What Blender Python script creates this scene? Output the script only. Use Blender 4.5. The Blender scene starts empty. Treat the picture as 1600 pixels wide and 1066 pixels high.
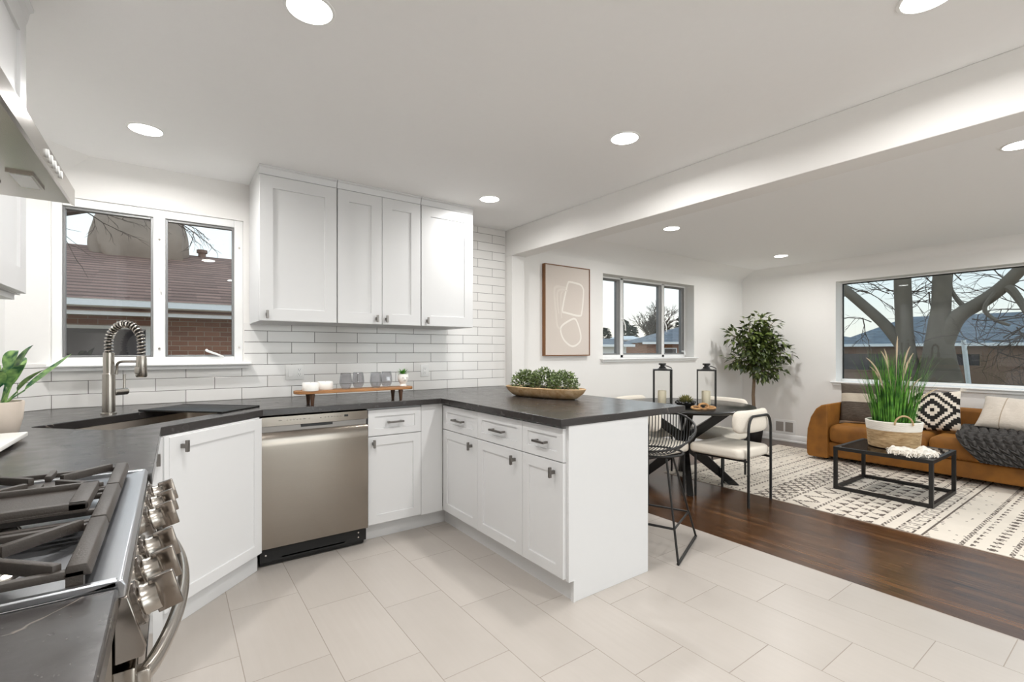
import bpy, bmesh, math, random
from mathutils import Matrix, Vector
R = math.radians
PI = math.pi
random.seed(7)
SC = bpy.context.scene
COL = SC.collection

# ------------------------------------------------------------------ camera
cam = bpy.data.cameras.new('camera')
cam.sensor_width = 36.0
cam.lens = 740.76 / 1600 * 36
cam.shift_y = 15.5 / 1600
cam.clip_start = 0.02
cam.clip_end = 300
camo = bpy.data.objects.new('camera', cam)
camo.location = (0, 0, 1.24525)
camo.rotation_euler = (R(90), 0, R(-35.7055))
COL.objects.link(camo)
SC.camera = camo

# ------------------------------------------------------------------ view + sky
SC.view_settings.view_transform = 'Standard'
SC.view_settings.look = 'None'
SC.view_settings.gamma = 1.0
SC.view_settings.exposure = 0.82
SC.view_settings.use_curve_mapping = False
SC.cycles.use_denoising = True
SC.cycles.max_bounces = 10
SC.cycles.diffuse_bounces = 6
SC.cycles.glossy_bounces = 5
SC.cycles.transparent_max_bounces = 16
SC.cycles.caustics_reflective = False
SC.cycles.caustics_refractive = False
SC.cycles.sample_clamp_indirect = 6.0

SKY_STRENGTH = 0.86
DOWNLIGHT_W = 7.6
FILL_W = 34.0  # base power of the added fill lamps behind the camera
w = bpy.data.worlds.new('sky')
SC.world = w
w.use_nodes = True
nt = w.node_tree
nt.nodes.clear()
tc = nt.nodes.new('ShaderNodeTexCoord')
sp = nt.nodes.new('ShaderNodeSeparateXYZ')
rp = nt.nodes.new('ShaderNodeValToRGB')
bg = nt.nodes.new('ShaderNodeBackground')
wo = nt.nodes.new('ShaderNodeOutputWorld')
nt.links.new(tc.outputs['Generated'], sp.inputs[0])
nt.links.new(sp.outputs['Z'], rp.inputs[0])
nt.links.new(rp.outputs[0], bg.inputs[0])
nt.links.new(bg.outputs[0], wo.inputs[0])
el = rp.color_ramp.elements
el[0].position = 0.0
el[0].color = (1.0, 0.90, 0.78, 1)
el[1].position = 1.0
el[1].color = (0.55, 0.68, 0.82, 1)
for p, c in ((0.05, (0.96, 0.92, 0.84, 1)), (0.12, (0.84, 0.89, 0.91, 1)), (0.35, (0.70, 0.81, 0.90, 1))):
    e = el.new(p)
    e.color = c
bg.inputs['Strength'].default_value = SKY_STRENGTH

# added fill lamps outside the two made-up openings behind the camera (wall_rear)
for nm, x0, x1, z0, z1 in (('rear_fill_kitchen', 1.05, 2.45, 0.06, 2.12), ('rear_fill_living', 3.2, 6.4, 0.5, 2.12)):
    ld = bpy.data.lights.new(nm, 'AREA')
    ld.shape = 'RECTANGLE'
    ld.size, ld.size_y = x1 - x0, z1 - z0
    ld.energy = FILL_W * (0.65 if x0 < 3 else 1.15)
    ld.color = (0.93, 0.965, 1.0)
    lo = bpy.data.objects.new(nm, ld)
    lo.location = ((x0 + x1) / 2, -2.95, (z0 + z1) / 2)
    lo.rotation_euler = (R(90), 0, 0)
    COL.objects.link(lo)

# ------------------------------------------------------------------ materials
def lin(r, g, b):
    f = lambda v: (v / 255 / 12.92) if v <= 10.3 else ((v / 255 + 0.055) / 1.055) ** 2.4
    return (f(r), f(g), f(b), 1)


class NT:
    def __init__(self, name):
        self.m = bpy.data.materials.new(name)
        self.m.use_nodes = True
        self.t = self.m.node_tree
        self.b = self.t.nodes['Principled BSDF']

    def node(self, kind, **kw):
        n = self.t.nodes.new(kind)
        for k, v in kw.items():
            setattr(n, k, v)
        return n

    def put(self, sock, v):
        if isinstance(v, bpy.types.NodeSocket):
            self.t.links.new(v, sock)
        elif v is not None:
            sock.default_value = v

    def math(self, op, a, b=None, c=None):
        n = self.node('ShaderNodeMath', operation=op)
        self.put(n.inputs[0], a)
        self.put(n.inputs[1], b)
        self.put(n.inputs[2], c)
        return n.outputs[0]

    def pos(self):
        g = self.node('ShaderNodeNewGeometry')
        s = self.node('ShaderNodeSeparateXYZ')
        self.t.links.new(g.outputs['Position'], s.inputs[0])
        return s.outputs

    def obj(self):
        g = self.node('ShaderNodeTexCoord')
        return g.outputs['Object']

    def scaled(self, v, s):
        n = self.node('ShaderNodeMapping')
        self.t.links.new(v, n.inputs[0])
        n.inputs['Scale'].default_value = s
        return n.outputs[0]

    def xyz(self, x, y, z):
        n = self.node('ShaderNodeCombineXYZ')
        for i, v in enumerate((x, y, z)):
            self.put(n.inputs[i], v)
        return n.outputs[0]

    def noise(self, vec, scale=5, detail=4, rough=0.5, dist=0):
        n = self.node('ShaderNodeTexNoise')
        if vec is not None:
            self.t.links.new(vec, n.inputs['Vector'])
        n.inputs['Scale'].default_value = scale
        n.inputs['Detail'].default_value = detail
        n.inputs['Roughness'].default_value = rough
        n.inputs['Distortion'].default_value = dist
        return n.outputs[0]

    def white(self, vec):
        n = self.node('ShaderNodeTexWhiteNoise')
        self.t.links.new(vec, n.inputs['Vector'])
        return n.outputs['Value']

    def ramp(self, fac, stops):
        n = self.node('ShaderNodeValToRGB')
        self.put(n.inputs[0], fac)
        e = n.color_ramp.elements
        e[0].position, e[0].color = stops[0]
        e[1].position, e[1].color = stops[-1]
        for p, c in stops[1:-1]:
            x = e.new(p)
            x.color = c
        return n.outputs[0]

    def mix(self, fac, a, b):
        n = self.node('ShaderNodeMix', data_type='RGBA')
        self.put(n.inputs[0], fac)
        self.put(n.inputs[6], a)
        self.put(n.inputs[7], b)
        return n.outputs[2]

    def bump(self, h, strength=0.3, dist=0.01):
        n = self.node('ShaderNodeBump')
        n.inputs['Strength'].default_value = strength
        n.inputs['Distance'].default_value = dist
        self.put(n.inputs['Height'], h)
        self.t.links.new(n.outputs[0], self.b.inputs['Normal'])

    def set(self, color=None, rough=None, metal=None, **kw):
        self.put(self.b.inputs['Base Color'], color)
        self.put(self.b.inputs['Roughness'], rough)
        self.put(self.b.inputs['Metallic'], metal)
        for k, v in kw.items():
            self.put(self.b.inputs[k], v)
        return self


def plain(name, rgb, rough=0.5, metal=0.0, var=0.06, scale=30, bump=0.0, bscale=60, **kw):
    """one colour with a slight noise in it"""
    n = NT(name)
    c = lin(*rgb)
    o = n.obj()
    f = n.noise(o, scale)
    a = tuple(max(0, x * (1 - var)) for x in c[:3]) + (1,)
    b = tuple(min(1, x * (1 + var)) for x in c[:3]) + (1,)
    n.set(n.mix(f, a, b), rough, metal, **kw)
    if bump:
        n.bump(n.noise(o, bscale, 6), bump, 0.005)
    return n.m


MT = {}
MT['wall'] = plain('wall_paint', (236, 234, 231), 0.75, var=0.01, bump=0.04, bscale=90)
MT['ceiling'] = plain('ceiling_paint', (244, 243, 242), 0.85, var=0.01, bump=0.05, bscale=120)
MT['trim'] = plain('white_trim_paint', (240, 240, 239), 0.4, var=0.01)
MT['cab'] = plain('white_cabinet_paint', (215, 215, 215), 0.38, var=0.008)
MT['plate'] = plain('white_plastic', (240, 240, 238), 0.3, var=0.01)
MT['slot'] = plain('outlet_slot', (95, 92, 88), 0.6)
MT['steel'] = plain('nickel', (176, 170, 162), 0.24, 1.0, var=0.05)
MT['knob_face'] = plain('knob_steel', (132, 122, 113), 0.16, 1.0, var=0.05)
MT['panel_steel'] = plain('dark_polished_steel', (140, 133, 126), 0.12, 1.0, var=0.04)
MT['basin_steel'] = plain('satin_sink_steel', (206, 198, 188), 0.42, 1.0, var=0.04)
MT['chrome'] = plain('polished_steel', (205, 200, 194), 0.12, 1.0, var=0.03)
MT['pull'] = plain('gunmetal_pull', (128, 124, 120), 0.32, 1.0, var=0.04)
MT['black_metal'] = plain('black_metal', (22, 21, 20), 0.45, 0.0, var=0.1)
MT['black_plastic'] = plain('black_plastic', (14, 14, 14), 0.4, var=0.1)
MT['dark_gap'] = plain('dark_gasket', (20, 19, 18), 0.7)
MT['iron'] = plain('cast_iron', (62, 56, 51), 0.5, 0.0, var=0.12, scale=120, bump=0.15, bscale=300)
MT['black_wood'] = plain('black_stained_wood', (18, 17, 16), 0.24, var=0.15, scale=14)
MT['boucle'] = plain('cream_boucle', (232, 224, 211), 0.95, var=0.05, scale=90, bump=0.5, bscale=160)
MT['velvet'] = None
MT['ceramic'] = plain('white_ceramic', (240, 238, 233), 0.3, var=0.015)
MT['cream_pot'] = plain('cream_ribbed_ceramic', (222, 208, 194), 0.6, var=0.04)
MT['candle'] = plain('ivory_wax', (232, 222, 196), 0.55, var=0.03)
MT['soil'] = plain('potting_soil', (46, 36, 28), 0.95, var=0.3)
MT['bark'] = plain('ficus_bark', (120, 100, 80), 0.85, var=0.25, scale=40, bump=0.4)
MT['black_pot'] = plain('black_pot', (22, 21, 21), 0.5)
MT['white_yarn'] = plain('white_cotton', (236, 230, 220), 0.95, var=0.05, bump=0.4, bscale=150)
MT['pattern_black'] = plain('black_yarn', (32, 29, 27), 0.95, var=0.15, scale=200)
MT['pattern_cream'] = plain('cream_yarn', (228, 218, 204), 0.95, var=0.05, scale=200, bump=0.3, bscale=300)
MT['rug_cream'] = plain('cream_rug_wool', (222, 213, 200), 0.95, var=0.07, scale=7, bump=0.3, bscale=260)
MT['rug_dark'] = plain('charcoal_rug_wool', (98, 87, 79), 0.95, var=0.2, scale=60)
MT['knit'] = plain('charcoal_chunky_yarn', (72, 69, 67), 0.95, var=0.2, scale=120, bump=0.3, bscale=240)
MT['frame_wood'] = plain('walnut_frame', (126, 84, 48), 0.5, var=0.15, scale=20)
MT['alu'] = plain('aluminium_sash', (138, 138, 138), 0.45, 0.6, var=0.06)
MT['paper'] = plain('greige_canvas', (213, 203, 194), 0.85, var=0.02, scale=60)
MT['paint_line'] = plain('ivory_paint', (236, 230, 222), 0.8, var=0.02)
MT['paint_faint'] = plain('pale_ivory_paint', (220, 211, 202), 0.8, var=0.03)


def leaf_mat(name, dark, light, scale=25, rough=0.45):
    n = NT(name)
    p = n.node('ShaderNodeNewGeometry').outputs['Position']
    f = n.noise(p, scale, 2)
    n.set(n.ramp(f, [(0.36, lin(*dark)), (0.66, lin(*light))]), rough)
    return n.m


MT['ficus'] = leaf_mat('ficus_leaf', (36, 50, 22), (104, 118, 54), 22, 0.4)
MT['box'] = leaf_mat('boxwood_leaf', (50, 68, 32), (142, 160, 102), 55, 0.5)
MT['grass'] = leaf_mat('ornamental_grass_blade', (38, 92, 20), (104, 164, 56), 16, 0.5)
MT['tropical'] = leaf_mat('variegated_leaf', (22, 82, 48), (150, 186, 110), 30, 0.4)
MT['succulent'] = leaf_mat('succulent_leaf', (76, 84, 44), (160, 150, 92), 60, 0.5)
MT['bright_succulent'] = leaf_mat('bright_succulent_leaf', (52, 112, 30), (112, 170, 70), 60, 0.5)
MT['plume'] = plain('foxtail_plume', (206, 186, 160), 0.9, var=0.12, scale=80)


def mk_velvet():
    n = NT('cognac_velvet')
    f = n.noise(n.obj(), 7, 5)
    n.set(n.ramp(f, [(0.25, lin(112, 68, 16)), (0.75, lin(152, 98, 28))]), 0.75)
    n.b.inputs['Sheen Weight'].default_value = 0.35
    n.b.inputs['Sheen Roughness'].default_value = 0.4
    n.b.inputs['Sheen Tint'].default_value = lin(220, 160, 70)
    n.bump(n.noise(n.obj(), 220, 3), 0.1, 0.003)
    return n.m


MT['velvet'] = mk_velvet()


def mk_steel_brushed():
    n = NT('brushed_stainless')
    o = n.obj()
    s = n.scaled(o, (2, 2, 400))
    f = n.noise(s, 4, 3)
    n.set(n.mix(f, lin(128, 120, 111), lin(144, 136, 127)), 0.16, 1.0)
    n.bump(f, 0.03, 0.001)
    return n.m


MT['brushed'] = mk_steel_brushed()


def mk_cooktop():
    n = NT('cooktop_steel')
    f = n.noise(n.scaled(n.obj(), (300, 4, 4)), 4, 3)
    n.set(n.mix(f, lin(178, 180, 184), lin(196, 198, 202)), 0.32, 1.0)
    return n.m


MT['cooktop'] = mk_cooktop()


def mk_counter():
    n = NT('black_leathered_stone')
    p = n.node('ShaderNodeNewGeometry').outputs['Position']
    big = n.noise(p, 3.0, 6, 0.6)
    v = n.noise(p, 2.2, 5, 0.55, 1.6)
    vein = n.math('SUBTRACT', 1.0, n.math('MULTIPLY', n.math('ABSOLUTE', n.math('SUBTRACT', v, 0.5)), 130))
    vein = n.math('MAXIMUM', vein, 0.0)
    patch = n.math('MULTIPLY', vein, n.math('GREATER_THAN', n.noise(p, 1.7, 2), 0.57))
    sp2 = n.math('GREATER_THAN', n.noise(p, 160, 2), 0.735)
    base = n.mix(big, lin(44, 42, 42), lin(60, 56, 54))
    c = n.mix(n.math('MULTIPLY', patch, 0.4), base, lin(168, 156, 146))
    c = n.mix(n.math('MULTIPLY', sp2, 0.35), c, lin(150, 146, 140))
    n.set(c, n.ramp(n.noise(p, 14, 4), [(0.3, (0.2, 0.2, 0.2, 1)), (0.7, (0.28, 0.28, 0.28, 1))]))
    n.bump(n.noise(p, 45, 5), 0.07, 0.004)
    return n.m


MT['counter'] = mk_counter()


def mk_splash(axis, u_off, name):
    """running-bond white subway tile with thin dark joints; u runs along the wall"""
    n = NT(name)
    p = n.pos()
    if axis == 'x':
        u = p[0]
    elif axis == 'y':
        u = p[1]
    else:
        u = n.math('MULTIPLY', n.math('ADD', p[0], p[1]), 0.70711)
    v = n.math('DIVIDE', n.math('SUBTRACT', p[2], 0.914), 0.0787)
    row = n.math('FLOOR', v)
    odd = n.math('MODULO', n.math('ADD', row, 100.0), 2.0)
    uu = n.math('DIVIDE', n.math('SUBTRACT', u, n.math('ADD', u_off, n.math('MULTIPLY', odd, 0.1577))), 0.3153)
    fu = n.math('FRACT', n.math('ADD', uu, 50.0))
    fv = n.math('FRACT', n.math('ADD', v, 50.0))
    du = n.math('MULTIPLY', n.math('SUBTRACT', 0.5, n.math('ABSOLUTE', n.math('SUBTRACT', fu, 0.5))), 0.3153)
    dv = n.math('MULTIPLY', n.math('SUBTRACT', 0.5, n.math('ABSOLUTE', n.math('SUBTRACT', fv, 0.5))), 0.0787)
    d = n.math('MINIMUM', du, dv)
    g = n.math('LESS_THAN', d, 0.0016)
    cell = n.white(n.xyz(n.math('FLOOR', n.math('ADD', uu, 50.0)), row, 0.0))
    tile = n.mix(cell, lin(229, 227, 224), lin(236, 234, 231))
    n.set(n.mix(g, tile, lin(104, 98, 94)), n.mix(g, (0.16, 0.16, 0.16, 1), (0.8, 0.8, 0.8, 1)))
    n.bump(n.math('MINIMUM', n.math('MULTIPLY', d, 350.0), 1.0), 0.5, 0.002)
    return n.m


MT['splash_x'] = mk_splash('x', 0.077, 'subway_tile_window_wall')
MT['splash_y'] = mk_splash('y', 0.05, 'subway_tile_side_wall')
MT['splash_d'] = mk_splash('d', 0.03, 'subway_tile_corner')


def mk_floor_tile():
    n = NT('beige_porcelain_tile')
    p = n.pos()
    cx = n.math('DIVIDE', n.math('SUBTRACT', p[0], 0.532), 0.3046)
    col = n.math('FLOOR', cx)
    v = n.math('DIVIDE', n.math('ADD', n.math('SUBTRACT', p[1], 1.812), n.math('MULTIPLY', col, 0.2035)), 0.612)
    fu = n.math('FRACT', n.math('ADD', cx, 50.0))
    fv = n.math('FRACT', n.math('ADD', v, 50.0))
    du = n.math('MULTIPLY', n.math('SUBTRACT', 0.5, n.math('ABSOLUTE', n.math('SUBTRACT', fu, 0.5))), 0.3046)
    dv = n.math('MULTIPLY', n.math('SUBTRACT', 0.5, n.math('ABSOLUTE', n.math('SUBTRACT', fv, 0.5))), 0.612)
    d = n.math('MINIMUM', du, dv)
    g = n.math('LESS_THAN', d, 0.0017)
    cell = n.white(n.xyz(col, n.math('FLOOR', n.math('ADD', v, 50.0)), 0.0))
    streak = n.noise(n.xyz(n.math('MULTIPLY', p[0], 60.0), n.math('MULTIPLY', p[1], 3.0), n.math('MULTIPLY', cell, 40.0)), 1.0, 4)
    cloud = n.noise(n.xyz(p[0], p[1], cell), 5.0, 4)
    a = n.mix(cell, lin(172, 165, 158), lin(180, 173, 166))
    a = n.mix(n.math('MULTIPLY', streak, 0.5), a, lin(162, 154, 145))
    a = n.mix(n.math('MULTIPLY', cloud, 0.3), a, lin(198, 191, 184))
    n.set(n.mix(g, a, lin(150, 141, 131)), n.mix(g, (0.33, 0.33, 0.33, 1), (0.8, 0.8, 0.8, 1)))
    n.bump(n.math('MINIMUM', n.math('MULTIPLY', d, 300.0), 1.0), 0.3, 0.002)
    return n.m


MT['floor_tile'] = mk_floor_tile()


def mk_wood_floor():
    n = NT('dark_oak_strip')
    p = n.pos()
    q = n.math('DIVIDE', p[0], 0.0572)
    row = n.math('FLOOR', q)
    off = n.math('MULTIPLY', n.white(n.xyz(row, 3.0, 0.0)), 5.0)
    ly = n.math('DIVIDE', n.math('ADD', p[1], off), 0.9)
    cell = n.white(n.xyz(row, n.math('FLOOR', ly), 0.0))
    grain = n.noise(n.xyz(n.math('MULTIPLY', p[0], 90.0), n.math('MULTIPLY', p[1], 4.0), n.math('MULTIPLY', cell, 30.0)), 1.0, 6, 0.6)
    c = n.ramp(n.math('ADD', n.math('MULTIPLY', grain, 0.8), n.math('MULTIPLY', cell, 0.22)),
               [(0.28, lin(40, 23, 12)), (0.5, lin(78, 49, 26)), (0.75, lin(110, 74, 43))])
    fq = n.math('FRACT', q)
    dq = n.math('SUBTRACT', 0.5, n.math('ABSOLUTE', n.math('SUBTRACT', fq, 0.5)))
    fl = n.math('FRACT', ly)
    dl = n.math('SUBTRACT', 0.5, n.math('ABSOLUTE', n.math('SUBTRACT', fl, 0.5)))
    g = n.math('MAXIMUM', n.math('LESS_THAN', dq, 0.013), n.math('LESS_THAN', dl, 0.0012))
    n.set(n.mix(n.math('MULTIPLY', g, 0.7), c, lin(30, 16, 9)), n.math('ADD', 0.17, n.math('MULTIPLY', grain, 0.14)))
    n.bump(n.math('SUBTRACT', n.math('MULTIPLY', grain, 0.5), g), 0.12, 0.002)
    return n.m


MT['wood_floor'] = mk_wood_floor()


def mk_grain(name, a, b, sc=(4, 60, 60), rough=0.5):
    n = NT(name)
    f = n.noise(n.scaled(n.obj(), sc), 1.0, 5, 0.6, 0.6)
    n.set(n.ramp(f, [(0.3, lin(*a)), (0.7, lin(*b))]), rough)
    n.bump(f, 0.15, 0.003)
    return n.m


MT['acacia'] = mk_grain('acacia_board', (116, 74, 36), (176, 124, 72), (5, 60, 40), 0.45)
MT['tray_leg'] = mk_grain('dark_tray_leg', (58, 36, 22), (92, 60, 36), (60, 60, 5), 0.5)
MT['dough'] = mk_grain('carved_paulownia_wood', (176, 138, 92), (214, 186, 148), (30, 5, 30), 0.6)
MT['link'] = mk_grain('wooden_links', (146, 100, 58), (196, 152, 100), (30, 30, 30), 0.6)


def mk_bands(name, stops, axis=2, thread=160.0, lo=0, hi=1):
    """woven cloth in bands along one object axis"""
    n = NT(name)
    s = n.node('ShaderNodeSeparateXYZ')
    n.t.links.new(n.obj(), s.inputs[0])
    t = n.math('DIVIDE', n.math('SUBTRACT', s.outputs[axis], lo), hi - lo)
    r = n.node('ShaderNodeValToRGB')
    r.color_ramp.interpolation = 'CONSTANT'
    n.put(r.inputs[0], t)
    e = r.color_ramp.elements
    e[0].position, e[0].color = stops[0]
    e[1].position, e[1].color = stops[-1]
    for p, c in stops[1:-1]:
        x = e.new(p)
        x.color = c
    f = n.noise(n.scaled(n.obj(), (20, thread, 20)), 1.0, 4, 0.7)
    n.set(n.mix(n.math('MULTIPLY', f, 0.5), r.outputs[0], n.mix(f, lin(40, 32, 27), lin(170, 156, 140))), 0.95)
    n.bump(f, 0.8, 0.006)
    return n.m


def mk_glass(name, tint=(1, 1, 1), refl=0.9, rough=0.0, f0=0.035):
    m = bpy.data.materials.new(name)
    m.use_nodes = True
    t = m.node_tree
    t.nodes.clear()
    o = t.nodes.new('ShaderNodeOutputMaterial')
    mx = t.nodes.new('ShaderNodeMixShader')
    tr = t.nodes.new('ShaderNodeBsdfTransparent')
    gl = t.nodes.new('ShaderNodeBsdfGlossy')
    lw = t.nodes.new('ShaderNodeLayerWeight')
    pw = t.nodes.new('ShaderNodeMath')
    pw.operation = 'POWER'
    pw.inputs[1].default_value = 5.0
    fr = t.nodes.new('ShaderNodeMath')
    fr.operation = 'MULTIPLY_ADD'
    fr.inputs[1].default_value = 1 - f0
    fr.inputs[2].default_value = f0
    t.links.new(lw.outputs['Facing'], pw.inputs[0])
    t.links.new(pw.outputs[0], fr.inputs[0])
    tr.inputs[0].default_value = tint + (1,)
    gl.inputs['Color'].default_value = (refl, refl, refl, 1)
    gl.inputs['Roughness'].default_value = rough
    t.links.new(fr.outputs[0], mx.inputs[0])
    t.links.new(tr.outputs[0], mx.inputs[1])
    t.links.new(gl.outputs[0], mx.inputs[2])
    t.links.new(mx.outputs[0], o.inputs[0])
    return m


MT['pane'] = mk_glass('window_glass', (0.93, 0.95, 0.95), 0.9)
MT['pane_tint'] = mk_glass('picture_window_glass', (0.80, 0.85, 0.86), 0.9)
MT['clear'] = mk_glass('clear_glass', (0.985, 0.985, 0.98), 0.6, f0=0.015)
MT['smoke'] = mk_glass('smoked_tumbler_glass', (0.86, 0.86, 0.87), 0.9, f0=0.05)
MT['black_glass'] = plain('black_tabletop_glass', (26, 20, 17), 0.05, var=0.05)


def mk_emit(name, rgb, s):
    m = bpy.data.materials.new(name)
    m.use_nodes = True
    t = m.node_tree
    t.nodes.clear()
    o = t.nodes.new('ShaderNodeOutputMaterial')
    e = t.nodes.new('ShaderNodeEmission')
    e.inputs[0].default_value = rgb + (1,)
    e.inputs[1].default_value = s
    t.links.new(e.outputs[0], o.inputs[0])
    return m


MT['lens'] = mk_emit('downlight_lens', (1.0, 0.97, 0.92), 7.0)

# ------------------------------------------------------------------ mesh helpers
MTX = {}


class B:
    """collects shapes into one mesh"""
    def __init__(self):
        self.bm = bmesh.new()

    def face(self, vs, mi=0):
        try:
            f = self.bm.faces.new(vs)
            f.material_index = mi
            return f
        except ValueError:
            return None

    def box(self, a, b, M=None, r=0.0, seg=3, mi=0):
        x0, y0, z0 = [min(p, q) for p, q in zip(a, b)]
        x1, y1, z1 = [max(p, q) for p, q in zip(a, b)]
        co = [(x0, y0, z0), (x1, y0, z0), (x1, y1, z0), (x0, y1, z0), (x0, y0, z1), (x1, y0, z1), (x1, y1, z1), (x0, y1, z1)]
        vs = [self.bm.verts.new(M @ Vector(c) if M else c) for c in co]
        fs = [self.face([vs[i] for i in q], mi) for q in ((3, 2, 1, 0), (4, 5, 6, 7), (0, 1, 5, 4), (1, 2, 6, 5), (2, 3, 7, 6), (3, 0, 4, 7))]
        if r > 0:
            es = list({e for f in fs for e in f.edges})
            bmesh.ops.bevel(self.bm, geom=es, offset=r, segments=seg, affect='EDGES', profile=0.5)
        return self

    def prism(self, pts, h0, h1, axis='z', mi=0, M=None, r=0.0, seg=3):
        """polygon extruded along an axis; pts are the two other coordinates in x,y,z order"""
        def mk(p, h):
            c = {'z': (p[0], p[1], h), 'y': (p[0], h, p[1]), 'x': (h, p[0], p[1])}[axis]
            return self.bm.verts.new(M @ Vector(c) if M else c)
        lo = [mk(p, h0) for p in pts]
        hi = [mk(p, h1) for p in pts]
        n = len(pts)
        fs = [self.face(lo[::-1], mi), self.face(hi, mi)]
        for i in range(n):
            fs.append(self.face([lo[i], lo[(i + 1) % n], hi[(i + 1) % n], hi[i]], mi))
        bmesh.ops.recalc_face_normals(self.bm, faces=[f for f in fs if f])
        if r > 0:
            es = list({e for f in fs if f for e in f.edges})
            bmesh.ops.bevel(self.bm, geom=es, offset=r, segments=seg, affect='EDGES', profile=0.5)
        return self

    def tube(self, pts, r, seg=10, closed=False, cap=True, mi=0, flat=None):
        """round tube along a polyline; r a number or a list; flat=(sx, sy) scales the section"""
        P = [Vector(p) for p in pts]
        n = len(P)
        rs = r if isinstance(r, (list, tuple)) else [r] * n
        T = []
        for i in range(n):
            a = P[(i - 1) % n] if (closed or i > 0) else P[i]
            b = P[(i + 1) % n] if (closed or i < n - 1) else P[i]
            T.append((b - a).normalized() if (b - a).length > 1e-9 else Vector((0, 0, 1)))
        up = Vector((0, 0, 1)) if abs(T[0].z) < 0.9 else Vector((1, 0, 0))
        N = (up - T[0] * up.dot(T[0])).normalized()
        rings = []
        for i in range(n):
            N = N - T[i] * N.dot(T[i])
            N = N.normalized() if N.length > 1e-6 else T[i].orthogonal().normalized()
            Bn = T[i].cross(N)
            sx, sy = flat or (1, 1)
            rings.append([self.bm.verts.new(P[i] + (N * math.cos(2 * PI * k / seg) * sx + Bn * math.sin(2 * PI * k / seg) * sy) * rs[i]) for k in range(seg)])
        m = n if closed else n - 1
        for i in range(m):
            A, C = rings[i], rings[(i + 1) % n]
            for k in range(seg):
                self.face([A[k], A[(k + 1) % seg], C[(k + 1) % seg], C[k]], mi)
        if cap and not closed:
            self.face(rings[0][::-1], mi)
            self.face(rings[-1], mi)
        return self

    def cyl(self, a, b, r, r2=None, seg=20, mi=0):
        return self.tube([a, b], [r, r if r2 is None else r2], seg, mi=mi)

    def lathe(self, prof, c=(0, 0, 0), seg=32, mi=0, M=None, sx=1.0, sy=1.0):
        """profile of (radius, height) turned about z"""
        rings = []
        for (r, z) in prof:
            if r < 1e-6:
                p = Vector((c[0], c[1], c[2] + z))
                rings.append([self.bm.verts.new(M @ p if M else p)])
            else:
                ring = []
                for k in range(seg):
                    a = 2 * PI * k / seg
                    p = Vector((c[0] + r * sx * math.cos(a), c[1] + r * sy * math.sin(a), c[2] + z))
                    ring.append(self.bm.verts.new(M @ p if M else p))
                rings.append(ring)
        for i in range(len(rings) - 1):
            A, C = rings[i], rings[i + 1]
            for k in range(seg):
                k2 = (k + 1) % seg
                if len(A) == 1 and len(C) == 1:
                    continue
                if len(A) == 1:
                    self.face([A[0], C[k2], C[k]], mi)
                elif len(C) == 1:
                    self.face([A[k], A[k2], C[0]], mi)
                else:
                    self.face([A[k], A[k2], C[k2], C[k]], mi)
        return self

    def grid(self, nu, nv, fn, mat=None, closed_u=False):
        V = [[self.bm.verts.new(fn(i, j)) for j in range(nv + 1)] for i in range(nu + (0 if closed_u else 1))]
        for i in range(nu):
            for j in range(nv):
                i2 = (i + 1) % len(V) if closed_u else i + 1
                self.face([V[i][j], V[i2][j], V[i2][j + 1], V[i][j + 1]], mat(i, j) if mat else 0)
        return V

    def shaker(self, x0, x1, z0, z1, yf, t=0.02, rail=0.057, dep=0.008):
        """framed door or drawer front with a sunk flat panel, looking along -y; one connected shell"""
        q = lambda a, b, c, d, y: [self.bm.verts.new(p) for p in ((a, y, c), (b, y, c), (b, y, d), (a, y, d))]
        e = 0.0015
        o2 = q(x0, x1, z0, z1, yf + t)
        o1 = q(x0, x1, z0, z1, yf + e)
        o = q(x0 + e, x1 - e, z0 + e, z1 - e, yf)
        i = q(x0 + rail, x1 - rail, z0 + rail, z1 - rail, yf)
        p = q(x0 + rail + 0.002, x1 - rail - 0.002, z0 + rail + 0.002, z1 - rail - 0.002, yf + dep)
        for A, C in ((o2, o1), (o1, o), (o, i), (i, p)):
            for k in range(4):
                self.face([A[k], A[(k + 1) % 4], C[(k + 1) % 4], C[k]])
        self.face(p)
        self.face(o2[::-1])
        return self

    def leaf(self, p, d, up, L, W, mi=0, fold=0.25, droop=0.15):
        d = Vector(d).normalized()
        up = Vector(up)
        s = d.cross(up)
        if s.length < 1e-4:
            s = d.orthogonal()
        s.normalize()
        n = s.cross(d).normalized()
        p = Vector(p)
        mid = [p, p + d * L * 0.45 + n * L * droop * 0.3, p + d * L - n * L * droop]
        lft = p + d * L * 0.42 + s * W * 0.5 + n * W * fold
        rgt = p + d * L * 0.42 - s * W * 0.5 + n * W * fold
        v = [self.bm.verts.new(x) for x in (mid[0], lft, mid[1], rgt, mid[2])]
        self.face([v[0], v[2], v[1]], mi)
        self.face([v[0], v[3], v[2]], mi)
        self.face([v[1], v[2], v[4]], mi)
        self.face([v[2], v[3], v[4]], mi)

    def build(self, name, mat, parent=None, origin=None, W=False, bevel=0.0, angle=40, smooth=True):
        bm = self.bm
        if W and parent is not None:
            bmesh.ops.transform(bm, matrix=MTX[parent.name].inverted(), verts=bm.verts)
        if origin:
            bmesh.ops.translate(bm, vec=-Vector(origin), verts=bm.verts)
        bmesh.ops.recalc_face_normals(bm, faces=bm.faces)
        me = bpy.data.meshes.new(name)
        bm.to_mesh(me)
        bm.free()
        for m in (mat if isinstance(mat, (list, tuple)) else [mat]):
            me.materials.append(MT[m] if isinstance(m, str) else m)
        if smooth:
            me.polygons.foreach_set('use_smooth', [True] * len(me.polygons))
            me.set_sharp_from_angle(angle=R(angle))
        o = bpy.data.objects.new(name, me)
        COL.objects.link(o)
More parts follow.
